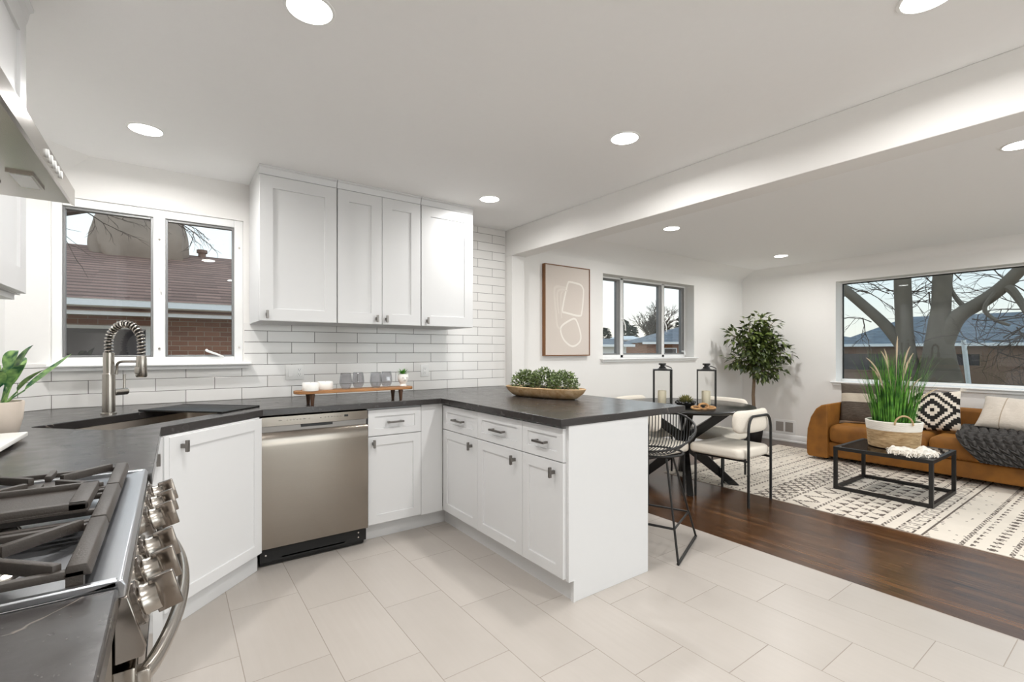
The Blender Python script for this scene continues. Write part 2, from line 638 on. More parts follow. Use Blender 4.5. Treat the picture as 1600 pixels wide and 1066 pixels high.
        if parent is not None:
            o.parent = parent
            MTX[o.name] = MTX[parent.name]
        else:
            MTX[o.name] = Matrix.Translation(origin or (0, 0, 0))
        if origin:
            o.location = origin
        if bevel:
            md = o.modifiers.new('edge', 'BEVEL')
            md.width = bevel
            md.segments = 2
            md.limit_method = 'ANGLE'
            md.angle_limit = R(50)
        return o


def tag(o, label, cat, group=None):
    o['label'] = label
    o['category'] = cat
    if group:
        o['group'] = group
    return o


def thing(name, label, cat, loc=(0, 0, 0), rz=0.0, group=None):
    o = bpy.data.objects.new(name, None)
    COL.objects.link(o)
    o.empty_display_size = 0.1
    o.location = loc
    o.rotation_euler = (0, 0, rz)
    MTX[o.name] = Matrix.Translation(loc) @ Matrix.Rotation(rz, 4, 'Z')
    return tag(o, label, cat, group)


def struct(o):
    o['kind'] = 'structure'
    return o


def dup(src, loc, rz, label, group=None, parent=None):
    c = src.copy()
    COL.objects.link(c)
    if parent is not None:
        c.parent = parent
    else:
        c.location = loc
        c.rotation_euler = (0, 0, rz)
        c['label'] = label
        if group:
            c['group'] = group
    for ch in list(src.children):
        dup(ch, None, 0, None, None, c)
    return c


def arc(c, r, a0, a1, n, plane='xz'):
    out = []
    for i in range(n + 1):
        a = a0 + (a1 - a0) * i / n
        u, v = r * math.cos(a), r * math.sin(a)
        out.append({'xz': (c[0] + u, c[1], c[2] + v), 'xy': (c[0] + u, c[1] + v, c[2]), 'yz': (c[0], c[1] + u, c[2] + v)}[plane])
    return out
# ------------------------------------------------------------------ the room
ZC = 2.392       # ceiling
YW = 3.723       # window wall (plaster face)
XL = -0.71       # range wall
XR = 6.88        # picture-window wall
YB = -2.7        # wall behind the camera
XW = 2.975       # where tile meets oak

struct(B().box((XL - 0.2, YB - 0.2, -0.12), (XW, YW + 0.2, 0)).build('floor', 'floor_tile', smooth=False))
struct(B().box((XW, YB - 0.2, -0.12), (XR + 0.2, YW + 0.2, 0.0)).build('floor_oak', 'wood_floor', smooth=False))
struct(B().box((XL - 0.2, YB - 0.2, ZC), (XR + 0.2, YW + 0.2, ZC + 0.15)).build('ceiling', 'ceiling', smooth=False))

KW = (-0.557, 0.402, 1.162, 2.138)     # kitchen window opening x0 x1 z0 z1
LW = (3.93, 5.67, 1.164, 2.118)        # dining window
PW = (-0.35, 2.50, 0.857, 2.126)       # picture window y0 y1 z0 z1
bw = B()
T0, T1 = YW, YW + 0.2
xs = [XL - 0.2, KW[0], KW[1], LW[0], LW[1], XR + 0.2]
bw.box((xs[0], T0, -0.12), (xs[1], T1, ZC))
bw.box((xs[1], T0, -0.12), (xs[2], T1, KW[2]))
bw.box((xs[1], T0, KW[3]), (xs[2], T1, ZC))
bw.box((xs[2], T0, -0.12), (xs[3], T1, ZC))
bw.box((xs[3], T0, -0.12), (xs[4], T1, LW[2]))
bw.box((xs[3], T0, LW[3]), (xs[4], T1, ZC))
bw.box((xs[4], T0, -0.12), (xs[5], T1, ZC))
struct(bw.build('wall_back', 'wall', smooth=False))
br = B()
X0, X1 = XR, XR + 0.22
br.box((X0, YB - 0.2, -0.12), (X1, PW[0], ZC))
br.box((X0, PW[0], -0.12), (X1, PW[1], PW[2]))
br.box((X0, PW[0], PW[3]), (X1, PW[1], ZC))
br.box((X0, PW[1], -0.12), (X1, YW + 0.2, ZC))
struct(br.build('wall_right', 'wall', smooth=False))
struct(B().box((XL - 0.2, YB - 0.2, -0.12), (XL, YW + 0.2, ZC)).build('wall_left', 'wall', smooth=False))
FILL_OPENINGS = ((1.05, 2.45, 0.0, 2.12), (3.2, 6.4, 0.5, 2.12))  # openings made up in the unseen rear wall for the fill lamps
m = B()
for a, b in ((XL - 0.2, 1.05), (2.45, 3.2), (6.4, XR + 0.2)):
    m.box((a, YB - 0.2, -0.12), (b, YB, ZC))
for a, b, c, d in FILL_OPENINGS:
    m.box((a, YB - 0.2, d), (b, YB, ZC))
    m.box((a, YB - 0.2, -0.12), (b, YB, c))
struct(m.build('wall_rear', 'wall', smooth=False))

# chamfered corner between range wall and window wall, flaring into the ceiling
cc = B()
prof = [(0.0, -0.565), (2.10, -0.565), (2.2, -0.54), (2.3, -0.48), (ZC, -0.385)]
rows = []
for z, x in prof:
    dlt = (YW - (x)) - (YW - XL) + 0
    # plan: from (x, YW) back to (XL, YW - (x - XL))
    rows.append([cc.bm.verts.new((x, YW, z)), cc.bm.verts.new((XL, YW - (x - XL), z)), cc.bm.verts.new((XL, YW, z))])
for a, b in zip(rows[:-1], rows[1:]):
    for i in range(3):
        cc.face([a[i], a[(i + 1) % 3], b[(i + 1) % 3], b[i]])
cc.face(rows[0])
cc.face(rows[-1])
struct(cc.build('wall_corner', 'wall', angle=60))

# beam over the opening and the stub it lands on
struct(B().box((2.598, YB, 2.145), (2.765, YW, ZC)).build('trim_1', 'wall', bevel=0.004))['label'] = 'white dropped beam between kitchen and living room'
struct(B().box((2.598, 3.615, 0), (2.745, YW, 2.145)).build('trim_2', 'wall', bevel=0.004))

# plaster coves of the living room
def cove(name, fn, n=10):
    m = B()
    m.grid(1, n, fn)
    return struct(m.build(name, 'wall', angle=80))


def cv(i, j, w_, h_):
    a0 = 0.5
    a = a0 + (PI / 2 - a0) * j / 10
    # a plaster cove that meets the flat ceiling in a crisp line
    return w_ * (1 - math.sin(a)) / (1 - math.sin(a0)), h_ * (math.cos(a0) - math.cos(a)) / math.cos(a0)


cove('trim_3', lambda i, j: Vector(((2.765, XR)[i], YW - 0.001 - cv(i, j, 0.275, 0.15)[0], ZC - 0.001 - cv(i, j, 0.275, 0.15)[1])))
cove('trim_4', lambda i, j: Vector((XR - 0.001 - cv(i, j, 0.15, 0.12)[0], (YB, YW)[i], ZC - 0.001 - cv(i, j, 0.15, 0.12)[1])))

# baseboards with a shoe at the foot
bp_ = [(0, 0), (0.024, 0), (0.024, 0.016), (0.014, 0.024), (0.014, 0.078), (0.006, 0.096), (0, 0.1)]
struct(B().prism([(XR - a, b) for a, b in bp_], YB, YW, 'y').build('baseboard_right', 'trim'))
struct(B().prism([(YW - a, b) for a, b in bp_], 2.765, XR, 'x').build('baseboard_back', 'trim'))

# tile behind the counter
ts = B()
YT = 3.715
ts.prism([(-0.567, 0.914), (2.585, 0.914), (2.585, 2.385), (1.95, 2.385), (1.95, 1.4385), (0.408, 1.4385), (0.408, 1.135), (-0.567, 1.135)], YT, YW + 0.002, 'y')
struct(ts.build('wall_backsplash', 'splash_x', smooth=False))
d_ = B()
d_.prism([(-0.563, YT + 0.008), (-0.563, YT), (-0.702, YT - 0.139), (-0.71, YT - 0.131), (-0.71, YT + 0.008)], 0.914, 1.172, 'z')
struct(d_.build('wall_backsplash_corner', 'splash_d', smooth=False))
struct(B().box((XL, 0.0, 0.914), (XL + 0.008, YT - 0.137, 1.172)).build('wall_backsplash_side', 'splash_y', smooth=False))


# windows ---------------------------------------------------------------
def window_root(name, loc):
    o = bpy.data.objects.new(name, None)
    COL.objects.link(o)
    o.location = loc
    MTX[o.name] = Matrix.Translation(loc)
    o['kind'] = 'structure'
    return o


def rect_frame(m, x0, x1, z0, z1, y0, y1, wl, wr, wb, wt):
    m.box((x0, y0, z0), (x0 + wl, y1, z1))
    m.box((x1 - wr, y0, z0), (x1, y1, z1))
    m.box((x0 + wl, y0, z0), (x1 - wr, y1, z0 + wb))
    m.box((x0 + wl, y0, z1 - wt), (x1 - wr, y1, z1))
    return m


# kitchen window: fixed pair with white painted frame
wk = window_root('window_1', (-0.08, YW, KW[2]))
m = rect_frame(B(), KW[0], KW[1], KW[2], KW[3], 3.733, 3.80, 0.045, 0.052, 0.045, 0.05)
m.box((-0.092, 3.733, 1.2), (-0.03, 3.80, 2.09))
m.build('window_frame', 'trim', wk, W=True, bevel=0.004)
for (a, b) in ((-0.512, -0.092), (-0.03, 0.35)):
    rect_frame(B(), a, b, 1.207, 2.088, 3.748, 3.785, 0.013, 0.013, 0.012, 0.016).build('sash', 'alu', wk, W=True, bevel=0.002)
    B().box((a + 0.01, 3.764, 1.215), (b - 0.01, 3.768, 2.078)).build('pane', 'pane', wk, W=True, smooth=False)
sl = B()
sl.prism([(3.655, 1.15), (3.65, 1.158), (3.655, 1.17), (3.74, 1.172), (3.74, 1.15)], -0.567, 0.445, 'x')
sl.prism([(3.678, 1.128), (3.672, 1.15), (3.73, 1.15), (3.73, 1.128)], -0.567, 0.43, 'x')
sl.build('window_sill', 'trim', wk, W=True, bevel=0.003)
t = B()
t.tube([(0.19, 3.735, 1.25), (0.195, 3.715, 1.244), (0.25, 3.72, 1.222), (0.285, 3.735, 1.206)], [0.009, 0.008, 0.007, 0.007], 8)
t.build('crank', 'plate', wk, W=True)
t = B()
t.tube([(-0.06, 3.731, 1.78), (-0.06, 3.716, 1.775), (-0.06, 3.712, 1.70), (-0.052, 3.722, 1.62)], [0.008, 0.007, 0.006, 0.005], 8)
t.build('latch', 'plate', wk, W=True)
for (x, z) in ((-0.061, 1.95), (-0.061, 1.26), (0.378, 1.95), (0.378, 1.27)):
    B().cyl((x, 3.734, z), (x, 3.728, z), 0.006, seg=10).build('screw_cap', 'steel', wk, W=True)

# glazing of the made-up rear openings, added to let the fill light in
for k_, (a, b, c, d) in enumerate(FILL_OPENINGS):
    wr = window_root('window_%d' % (4 + k_), ((a + b) / 2, YB, c))
    m = rect_frame(B(), a, b, c, d, YB - 0.1, YB - 0.04, 0.06, 0.06, 0.08, 0.06)
    m.box(((a + b) / 2 - 0.035, YB - 0.1, c + 0.08), ((a + b) / 2 + 0.035, YB - 0.04, d - 0.06))
    m.build('window_frame', 'trim', wr, W=True)
    B().box((a + 0.05, YB - 0.072, c + 0.07), (b - 0.05, YB - 0.068, d - 0.05)).build('pane', 'pane', wr, W=True, smooth=False)

# dining window: three lights set deep in the wall
wd = window_root('window_2', (4.8, YW, LW[2]))
GY = 3.88
m = rect_frame(B(), LW[0], LW[1], LW[2], LW[3], GY - 0.02, GY + 0.04, 0.03, 0.012, 0.035, 0.02)
m.box((4.375, GY - 0.02, LW[2]), (4.425, GY + 0.04, LW[3]))
m.box((5.17, GY - 0.02, LW[2]), (5.215, GY + 0.04, LW[3]))
m.build('window_frame', 'trim', wd, W=True, bevel=0.003)
for (a, b) in ((3.96, 4.375), (4.425, 5.17), (5.215, 5.658)):
    rect_frame(B(), a, b, LW[2] + 0.035, LW[3] - 0.02, GY - 0.01, GY + 0.03, 0.02, 0.055 if b < 5.6 else 0.06, 0.018, 0.022).build('sash', 'alu', wd, W=True, bevel=0.002)
    B().box((a + 0.015, GY + 0.008, LW[2] + 0.04), (b - 0.03, GY + 0.012, LW[3] - 0.03)).build('pane', 'pane', wd, W=True, smooth=False)
sl = B()
sl.prism([(YW - 0.04, 1.142), (YW - 0.045, 1.152), (YW - 0.04, 1.162), (GY, 1.166), (GY, 1.142)], 3.885, 5.715, 'x')
sl.box((3.905, YW - 0.022, 1.118), (5.695, YW + 0.002, 1.142))
sl.build('window_sill', 'trim', wd, W=True, bevel=0.003)
for x in (4.40, 5.195):
    B().tube([(x, GY - 0.02, 1.62), (x, GY - 0.045, 1.615), (x + 0.02, GY - 0.055, 1.56), (x + 0.04, GY - 0.045, 1.49)], [0.009, 0.008, 0.008, 0.005], 8).build('latch', 'plate', wd, W=True)
B().tube([(5.60, GY - 0.02, 1.24), (5.6, GY - 0.06, 1.235), (5.585, GY - 0.075, 1.19)], [0.01, 0.009, 0.007], 8).build('crank', 'plate', wd, W=True)

# picture window in the far living room wall
wp = window_root('window_3', (XR, 1.1, PW[2]))
GX = XR + 0.19
m = B()
fy0, fy1, fz0, fz1 = PW[0], PW[1], PW[2], PW[3]
m.box((GX - 0.02, fy0, fz0), (GX + 0.03, fy0 + 0.03, fz1))
m.box((GX - 0.02, fy1 - 0.008, fz0), (GX + 0.03, fy1, fz1))
m.box((GX - 0.02, fy0 + 0.03, fz0), (GX + 0.03, fy1 - 0.008, fz0 + 0.03))
m.box((GX - 0.02, fy0 + 0.03, fz1 - 0.012), (GX + 0.03, fy1 - 0.008, fz1))
m.build('window_frame', 'trim', wp, W=True, bevel=0.003)
m = B()
m.box((GX, fy1 - 0.02, fz0 + 0.03), (GX + 0.02, fy1 - 0.008, fz1 - 0.012))
m.box((GX, fy0 + 0.03, fz1 - 0.024), (GX + 0.02, fy1 - 0.02, fz1 - 0.012))
m.build('glazing_bead', 'black_metal', wp, W=True)
B().box((GX + 0.008, fy0 + 0.02, fz0 + 0.02), (GX + 0.012, fy1 - 0.01, fz1 - 0.01)).build('pane', 'pane_tint', wp, W=True, smooth=False)
sl = B()
sl.prism([(XR - 0.05, 0.838), (XR - 0.055, 0.848), (XR - 0.05, 0.858), (GX, 0.862), (GX, 0.838)], fy0 - 0.05, fy1 + 0.045, 'y')
sl.box((XR - 0.03, fy0 - 0.03, 0.808), (XR + 0.002, fy1 + 0.02, 0.838))
sl.build('window_sill', 'trim', wp, W=True, bevel=0.003)

# recessed lights: seven the photo shows, three more of the same grid out of frame
def downlight(x, y, label, power=1.0):
    r = thing('recessed_light', label, 'ceiling light', (x, y, ZC), 0, 'recessed ceiling lights')
    m = B()
    m.lathe([(0.070, -0.0005), (0.071, -0.004), (0.078, -0.005), (0.081, -0.0035), (0.082, -0.0002)], seg=40)
    m.build('trim_ring', 'plate', r)
    m = B()
    m.lathe([(0, -0.009), (0.035, -0.0085), (0.06, -0.006), (0.0705, -0.003)], seg=40)
    m.build('lens', 'lens', r)
    ld = bpy.data.lights.new('downlight', 'AREA')
    ld.shape = 'DISK'
    ld.size = 0.13
    ld.energy = DOWNLIGHT_W * power
    ld.color = (1.0, 0.99, 0.975)
    ld.spread = R(168)
    lo = bpy.data.objects.new('downlight', ld)
    COL.objects.link(lo)
    lo.parent = r
    lo.location = (0, 0, -0.014)
    return r


for x, y, lb in ((-0.107, 3.10, 'round flush ceiling light over the kitchen sink window'),
                 (0.377, 1.686, 'round flush ceiling light above the dishwasher aisle, cut by the top of the photo'),
                 (1.984, 1.72, 'round flush ceiling light above the end of the peninsula'),
                 (1.95, 3.003, 'small looking round ceiling light beside the tiled wall above the counter corner'),
                 (1.99, 0.46, 'sliver of a ceiling light at the upper edge of the photo near the beam'),
                 (3.80, 2.73, 'round ceiling light above the dining table beyond the beam'),
                 (5.97, 2.75, 'round ceiling light near the potted tree, deepest in the living room'),
                 (3.83, 0.49, 'round ceiling light just past the beam, cut by the edge of the photo'),
                 (0.38, 0.46, 'round ceiling light over the cook, outside the photo'),
                 (5.97, 0.49, 'round ceiling light over the sofa, outside the photo'),
                 (0.8, -1.3, 'round ceiling light behind the camera on the kitchen side'),
                 (3.83, -1.5, 'round ceiling light behind the camera on the living side')):
    downlight(x, y, lb, 0.6 if (x, y) == (1.95, 3.003) else 1.0)   # the lamp by the tiled wall is the dimmest
# ------------------------------------------------------------------ kitchen cabinets
def bar_pull(parent, xc, z, yf, L=0.13, W_=False):
    m = B()
    m.box((xc - L / 2, yf - 0.034, z - 0.006), (xc + L / 2, yf - 0.022, z + 0.006), r=0.001, seg=1)
    for s in (-1, 1):
        m.box((xc + s * (L / 2 - 0.012) - 0.006, yf - 0.023, z - 0.006), (xc + s * (L / 2 - 0.012) + 0.006, yf + 0.0005, z + 0.006))
    return m.build('handle', 'pull', parent)


def t_knob(parent, xc, z, yf, L=0.052):
    m = B()
    m.box((xc - 0.0065, yf - 0.036, z - L / 2), (xc + 0.0065, yf - 0.022, z + L / 2), r=0.001, seg=1)
    m.box((xc - 0.007, yf - 0.023, z - 0.009), (xc + 0.007, yf + 0.0005, z + 0.009))
    return m.build('handle', 'pull', parent)


def base_cabinet(label, loc, rz, w_, depth, fronts, toe=True, x_in=0.0, group='white base cabinets', toe_back=0.06, toe_x=None):
    """fronts: list of (kind, x0, x1, z0, z1, handle_x, handle_z)"""
    r = thing('base_cabinet', label, 'cabinet', loc, rz, group)
    m = B()
    # a sink cabinet is open behind its front rail
    prof = [(0.02, 0.874), (0.05, 0.874), (0.05, 0.64), (depth, 0.64), (depth, 0.11), (0.02, 0.11)] if 'sink cabinet with' in label else [(0.02, 0.874), (depth, 0.874), (depth, 0.11), (0.02, 0.11)]
    m.prism(prof, x_in, w_, 'x')
    m.build('body', 'cab', r)
    if toe:
        tx = toe_x or (x_in, w_)
        B().box((tx[0], toe_back, 0.0), (tx[1], toe_back + 0.016, 0.11)).build('toe_kick', 'cab', r)
    for kind, x0, x1, z0, z1, hx, hz in fronts:
        d = B().shaker(x0, x1, z0, z1, 0.0, rail=0.057 if kind == 'door' else 0.045).build(kind, 'cab', r, angle=20)
        if hx is not None:
            if kind == 'door':
                t_knob(d, hx, hz, 0.0)
            else:
                bar_pull(d, hx, hz, 0.0, min(0.135, (x1 - x0) * 0.3))
    return r


G = 0.0015
# run under the dishwasher side: one drawer-over-door unit plus the corner filler
r = base_cabinet('white drawer over door cabinet standing between the dishwasher and the inside corner', (1.028, 3.02, 0), 0, 0.536, 0.68,
                 [('drawer', G, 0.372 - G, 0.692, 0.862, 0.18, 0.777), ('door', G, 0.372 - G, 0.118, 0.687, 0.034, 0.645)], toe_back=0.08, toe_x=(0, 0.61))
B().box((0.374, 0.004, 0.112), (0.537, 0.02, 0.874)).build('filler_panel', 'cab', r)

# peninsula, three units and a finished end
PX = 1.564
for (ya, yb, lb) in ((3.016, 2.549, 'white drawer over door peninsula cabinet tucked into the inside corner'),
                     (2.549, 2.080, 'middle drawer over door cabinet of the white peninsula'),
                     (2.080, 1.745, 'narrow drawer over door cabinet beside the finished end of the peninsula')):
    wd_ = ya - yb
    r = base_cabinet(lb, (PX, ya, 0), R(-90), wd_, 0.58,
                     [('drawer', G, wd_ - G, 0.695, 0.862, wd_ * 0.515, 0.777), ('door', G, wd_ - G, 0.118, 0.690, wd_ - 0.068, 0.637)], toe_x=((-0.084 if ya > 3 else 0), wd_))
    if yb < 1.8:
        m = B()
        m.prism([(0.021, 0.876), (0.624, 0.876), (0.624, 0), (0.058, 0), (0.058, 0.105), (0.021, 0.105)], wd_, wd_ + 0.018, 'x')
        m.build('end_panel', 'cab', r, bevel=0.001)
        B().box((wd_ - 0.001, 0.052, 0.0), (wd_ + 0.02, 0.064, 0.105)).build('corner_trim', 'cab', r)
pr = thing('peninsula_back', 'plain white back panel of the peninsula facing the bar stool', 'cabinet panel', (2.17, 2.6, 0), 0)
B().box((2.17 - 0.022, 1.764, 0.0), (2.17 + 0.016, 3.60, 0.876)).build('back_panel', 'cab', pr, W=True)

# diagonal sink cabinet
SA = (-0.0145, 2.535)
SL = 0.605
r = base_cabinet('white angled sink cabinet with one wide door set across the corner', (SA[0], SA[1], 0), R(45), SL, 0.5,
                 [('door', 0.012, SL - 0.004, 0.118, 0.868, 0.075, 0.82)], group=None, toe_back=0.055, toe_x=(-0.015, SL + 0.03))
B().box((-0.012, 0.002, 0.112), (0.011, 0.02, 0.874)).build('filler_panel', 'cab', r)

B().box((-0.085, 2.49, 0.0), (-0.03, 2.55, 0.874)).build('filler_panel', 'cab', r, W=True)

# unit between sink cabinet and cooker
r = base_cabinet('narrow white cabinet squeezed between the cooker and the angled sink cabinet', (-0.072, 1.612, 0), R(90), 0.9, 0.6,
                 [('door', 0.03, 0.45, 0.118, 0.69, 0.41, 0.64), ('drawer', 0.03, 0.45, 0.695, 0.862, 0.24, 0.777), ('door', 0.454, 0.885, 0.118, 0.862, 0.85, 0.79)], group=None)
# unit on the camera side of the cooker
r = base_cabinet('white cabinet under the short worktop on the camera side of the cooker', (-0.085, -0.3, 0), R(90), 1.138, 0.6,
                 [('door', 0.02, 0.56, 0.118, 0.69, 0.5, 0.64), ('drawer', 0.02, 0.56, 0.695, 0.862, 0.29, 0.777),
                  ('door', 0.565, 1.13, 0.118, 0.69, 0.63, 0.64), ('drawer', 0.565, 1.13, 0.695, 0.862, 0.85, 0.777)], group=None)

# hanging cabinets with crown
def upper_cabinet(label, loc, rz, w_, depth, doors, group='white hanging cabinets', z0=1.431, z1=2.338):
    r = thing('hanging_cabinet', label, 'cabinet', loc, rz, group)
    B().box((0.0, 0.021, z0), (w_, depth, z1), ).build('body', 'cab', r, bevel=0.001)
    for x0, x1, hx in doors:
        d = B().shaker(x0, x1, z0 + 0.002, z1 - 0.004, 0.0, rail=0.075).build('door', 'cab', r, angle=20)
        if hx is not None:
            t_knob(d, hx, z0 + 0.04, 0.0, 0.05)
    m = B()
    m.prism([(0.012, z1), (depth, z1), (depth, 2.3915), (-0.012, 2.3915), (-0.012, 2.384), (-0.002, 2.376), (0.002, 2.352), (0.006, z1)], 0.0, w_, 'x')
    m.build('crown', 'cab', r)
    return r


UY = 3.262
upper_cabinet('white single door hanging cabinet nearest the sink window', (0.437, UY, 0), 0, 0.464, 0.45, [(0.002, 0.462, 0.043)])
upper_cabinet('white double door hanging cabinet in the middle of the row above the tumblers', (0.905, UY, 0), 0, 0.604, 0.45, [(0.002, 0.306, 0.266), (0.309, 0.602, 0.336)])
upper_cabinet('white single door hanging cabinet ending the row beside the tiled wall', (1.513, UY, 0), 0, 0.448, 0.45, [(0.002, 0.446, 0.045)])
r = upper_cabinet('white hanging cabinet beyond the cooker hood, cut by the photo edge', (-0.387, 1.612, 0), R(90), 0.625, 0.322, [(0.01, 0.585, 0.05)], group=None)
m = B()
m.box((0.02, 0.03, 1.413), (0.60, 0.31, 1.4305))
m.build('light_rail', 'cab', r)

# ------------------------------------------------------------------ worktops
def worktop(outer, hole=None):
    m = B()
    bm = m.bm
    edges = []
    for loop in ([outer] + ([hole] if hole else [])):
        vs = [bm.verts.new((x, y, 0.914)) for x, y in loop]
        edges += [bm.edges.new((vs[i], vs[(i + 1) % len(vs)])) for i in range(len(vs))]
    res = bmesh.ops.triangle_fill(bm, use_beauty=True, use_dissolve=False, edges=edges)
    fs = [g for g in res['geom'] if isinstance(g, bmesh.types.BMFace)]
    ex = bmesh.ops.extrude_face_region(bm, geom=fs)
    vs = [g for g in ex['geom'] if isinstance(g, bmesh.types.BMVert)]
    bmesh.ops.translate(bm, vec=(0, 0, -0.038), verts=vs)
    return m


def diag(s, p, z):
    """s along the sink front, p away from the room, both from the sink centre"""
    q = 0.70711
    return Vector((-0.055 + (s - p) * q, 3.025 + (s + p) * q, z))


def rrect(hx, hy, r, n=5):
    out = []
    for cx, cy, a in ((hx - r, hy - r, 0), (-hx + r, hy - r, 90), (-hx + r, -hy + r, 180), (hx - r, -hy + r, 270)):
        for i in range(n + 1):
            t_ = R(a + 90 * i / n)
            out.append((cx + r * math.cos(t_), cy + r * math.sin(t_)))
    return out


SHX, SHY = 0.415, 0.222
hole = [tuple(diag(s, p, 0))[:2] for s, p in rrect(SHX, SHY, 0.03)]
outer = [(-0.70, 1.607), (-0.042, 1.607), (-0.036, 2.555), (0.42, 2.99), (1.53, 2.985), (1.53, 1.72), (2.53, 1.72), (2.53, 3.714), (-0.565, 3.714), (-0.70, 3.579)]
o = worktop(outer, hole).build('worktop', 'counter', angle=30, bevel=0.003, origin=(1.0, 3.0, 0.876))
tag(o, 'black stone worktop wrapping from the sink past the dishwasher onto the peninsula', 'countertop')
m = worktop([(-0.70, -0.32), (-0.058, -0.32), (-0.058, 0.840), (-0.70, 0.840)])
bmesh.ops.translate(m.bm, vec=(0, 0, 0.009), verts=m.bm.verts)
o = m.build('worktop', 'counter', angle=30, bevel=0.006, origin=(-0.4, 0.3, 0.876))
tag(o, 'short speckled black stone worktop on the camera side of the cooker', 'countertop')

# ------------------------------------------------------------------ sink, faucet, drying mat
r = thing('sink', 'undermount stainless sink set diagonally under the faucet', 'sink', tuple(diag(0, 0, 0.66)), R(45))
m = B()
top = rrect(SHX + 0.006, SHY + 0.006, 0.034)
bot = rrect(SHX - 0.008, SHY - 0.008, 0.03)
rim = rrect(SHX + 0.03, SHY + 0.03, 0.05)
rings = []
for pts, z in ((rim, 0.214), (top, 0.214), (bot, 0.03), (rrect(SHX - 0.03, SHY - 0.03, 0.03), 0.006), (rrect(0.05, 0.05, 0.049), 0.0)):
    rings.append([m.bm.verts.new((x, y, z)) for x, y in pts])
for a, b in zip(rings[:-1], rings[1:]):
    n = len(a)
    for i in range(n):
        m.face([a[i], a[(i + 1) % n], b[(i + 1) % n], b[i]])
m.face(rings[-1])
m.build('basin', 'basin_steel', r)
m = B()
m.lathe([(0.045, 0.004), (0.04, 0.006), (0.03, 0.002), (0, 0.001)], seg=24)
m.build('drain', 'chrome', r)

r = thing('roll_up_rack', 'black roll-up drying rack laid over one end of the sink', 'drying rack', tuple(diag(0, 0, 0.914)), R(45))
s0, s1, p0, p1 = 0.13, 0.425, -0.255, 0.262
n = 30
for i in range(n):
    y = p0 + (p1 - p0) * (i + 0.5) / n
    B().box((s0 + 0.012, y - 0.0066, 0.001), (s1 - 0.012, y + 0.0066, 0.008), r=0.002, seg=2).build('slat', 'black_plastic', r)
for x in (s0, s1 - 0.013):
    B().box((x, p0, 0.0005), (x + 0.013, p1, 0.010), r=0.003, seg=2).build('side_strip', 'black_plastic', r)

r = thing('faucet', 'brushed nickel spring-neck faucet standing behind the sink', 'faucet', (-0.267, 3.262, 0.914), R(-45))
# local +x points over the sink (room side), local +y along the sink
B().lathe([(0.034, 0), (0.034, 0.006), (0.028, 0.010), (0.0275, 0.21), (0.024, 0.214), (0.024, 0.322), (0.018, 0.326), (0, 0.326)], seg=32).build('column', 'steel', r)
cz_ = 0.372
ctr = arc((0.1, 0, cz_), 0.1, PI, 0.0, 40)
pathp = [(0, 0, 0.322 + (cz_ - 0.322) * i / 5) for i in range(5)] + ctr + [(0.2, 0, cz_ - 0.012 * i) for i in range(1, 6)]
P_ = [Vector(p) for p in pathp]
B().tube(P_, 0.0105, 10).build('hose', 'black_metal', r)
tot = [0.0]
for a, b in zip(P_[:-1], P_[1:]):
    tot.append(tot[-1] + (b - a).length)
coil = []
turns = 25
N_ = turns * 12
k = 0
for i in range(N_ + 1):
    d = tot[-1] * i / N_
    while k < len(tot) - 2 and tot[k + 1] < d:
        k += 1
    f = (d - tot[k]) / max(1e-9, tot[k + 1] - tot[k])
    c = P_[k].lerp(P_[k + 1], f)
    tg = (P_[k + 1] - P_[k]).normalized()
    n1 = Vector((0, 1, 0))
    n2 = tg.cross(n1)
    a = 2 * PI * i / 12
    coil.append(c + (n1 * math.cos(a) + n2 * math.sin(a)) * 0.0165)
B().tube(coil, 0.0042, 6).build('spring', 'steel', r)
hz0 = 0.195
B().lathe([(0, hz0), (0.021, hz0), (0.025, hz0 + 0.006), (0.0225, hz0 + 0.095), (0.02, hz0 + 0.112), (0.0, hz0 + 0.113)], c=(0.2, 0, 0), seg=28).build('spray_head', 'steel', r)
B().box((0.188, -0.03, hz0 + 0.02), (0.212, -0.02, hz0 + 0.055), r=0.003).build('spray_button', 'steel', r)
sup = [(0.012, 0.03, 0.206), (0.012, 0.034, 0.24)] + [(0.012 + 0.045 * (1 - math.cos(t_)), 0.034 - 0.02 * math.sin(t_) * 0.5, 0.24 + 0.035 * math.sin(t_)) for t_ in (0.3, 0.6, 0.9, 1.2, 1.57)] + [(0.12, 0.02, 0.276), (0.178, 0.006, 0.276)]
B().tube(sup, 0.0065, 10).build('support_arm', 'steel', r)
m = B()
m.cyl((0, 0.024, 0.112), (0, 0.098, 0.112), 0.0185, seg=24)
m.build('valve', 'steel', r, bevel=0.002)
B().cyl((0, 0.084, 0.124), (0, 0.086, 0.205), 0.0062, seg=12).build('lever', 'steel', r)

# ------------------------------------------------------------------ dishwasher
r = thing('dishwasher', 'stainless dishwasher with top control strip and black kick plate', 'dishwasher', (0.715, 3.02, 0), 0)
x0, x1 = -0.305, 0.305
B().box((x0, 0.012, 0.03), (x1, 0.6, 0.868)).build('body', 'dark_gap', r)
m = B()
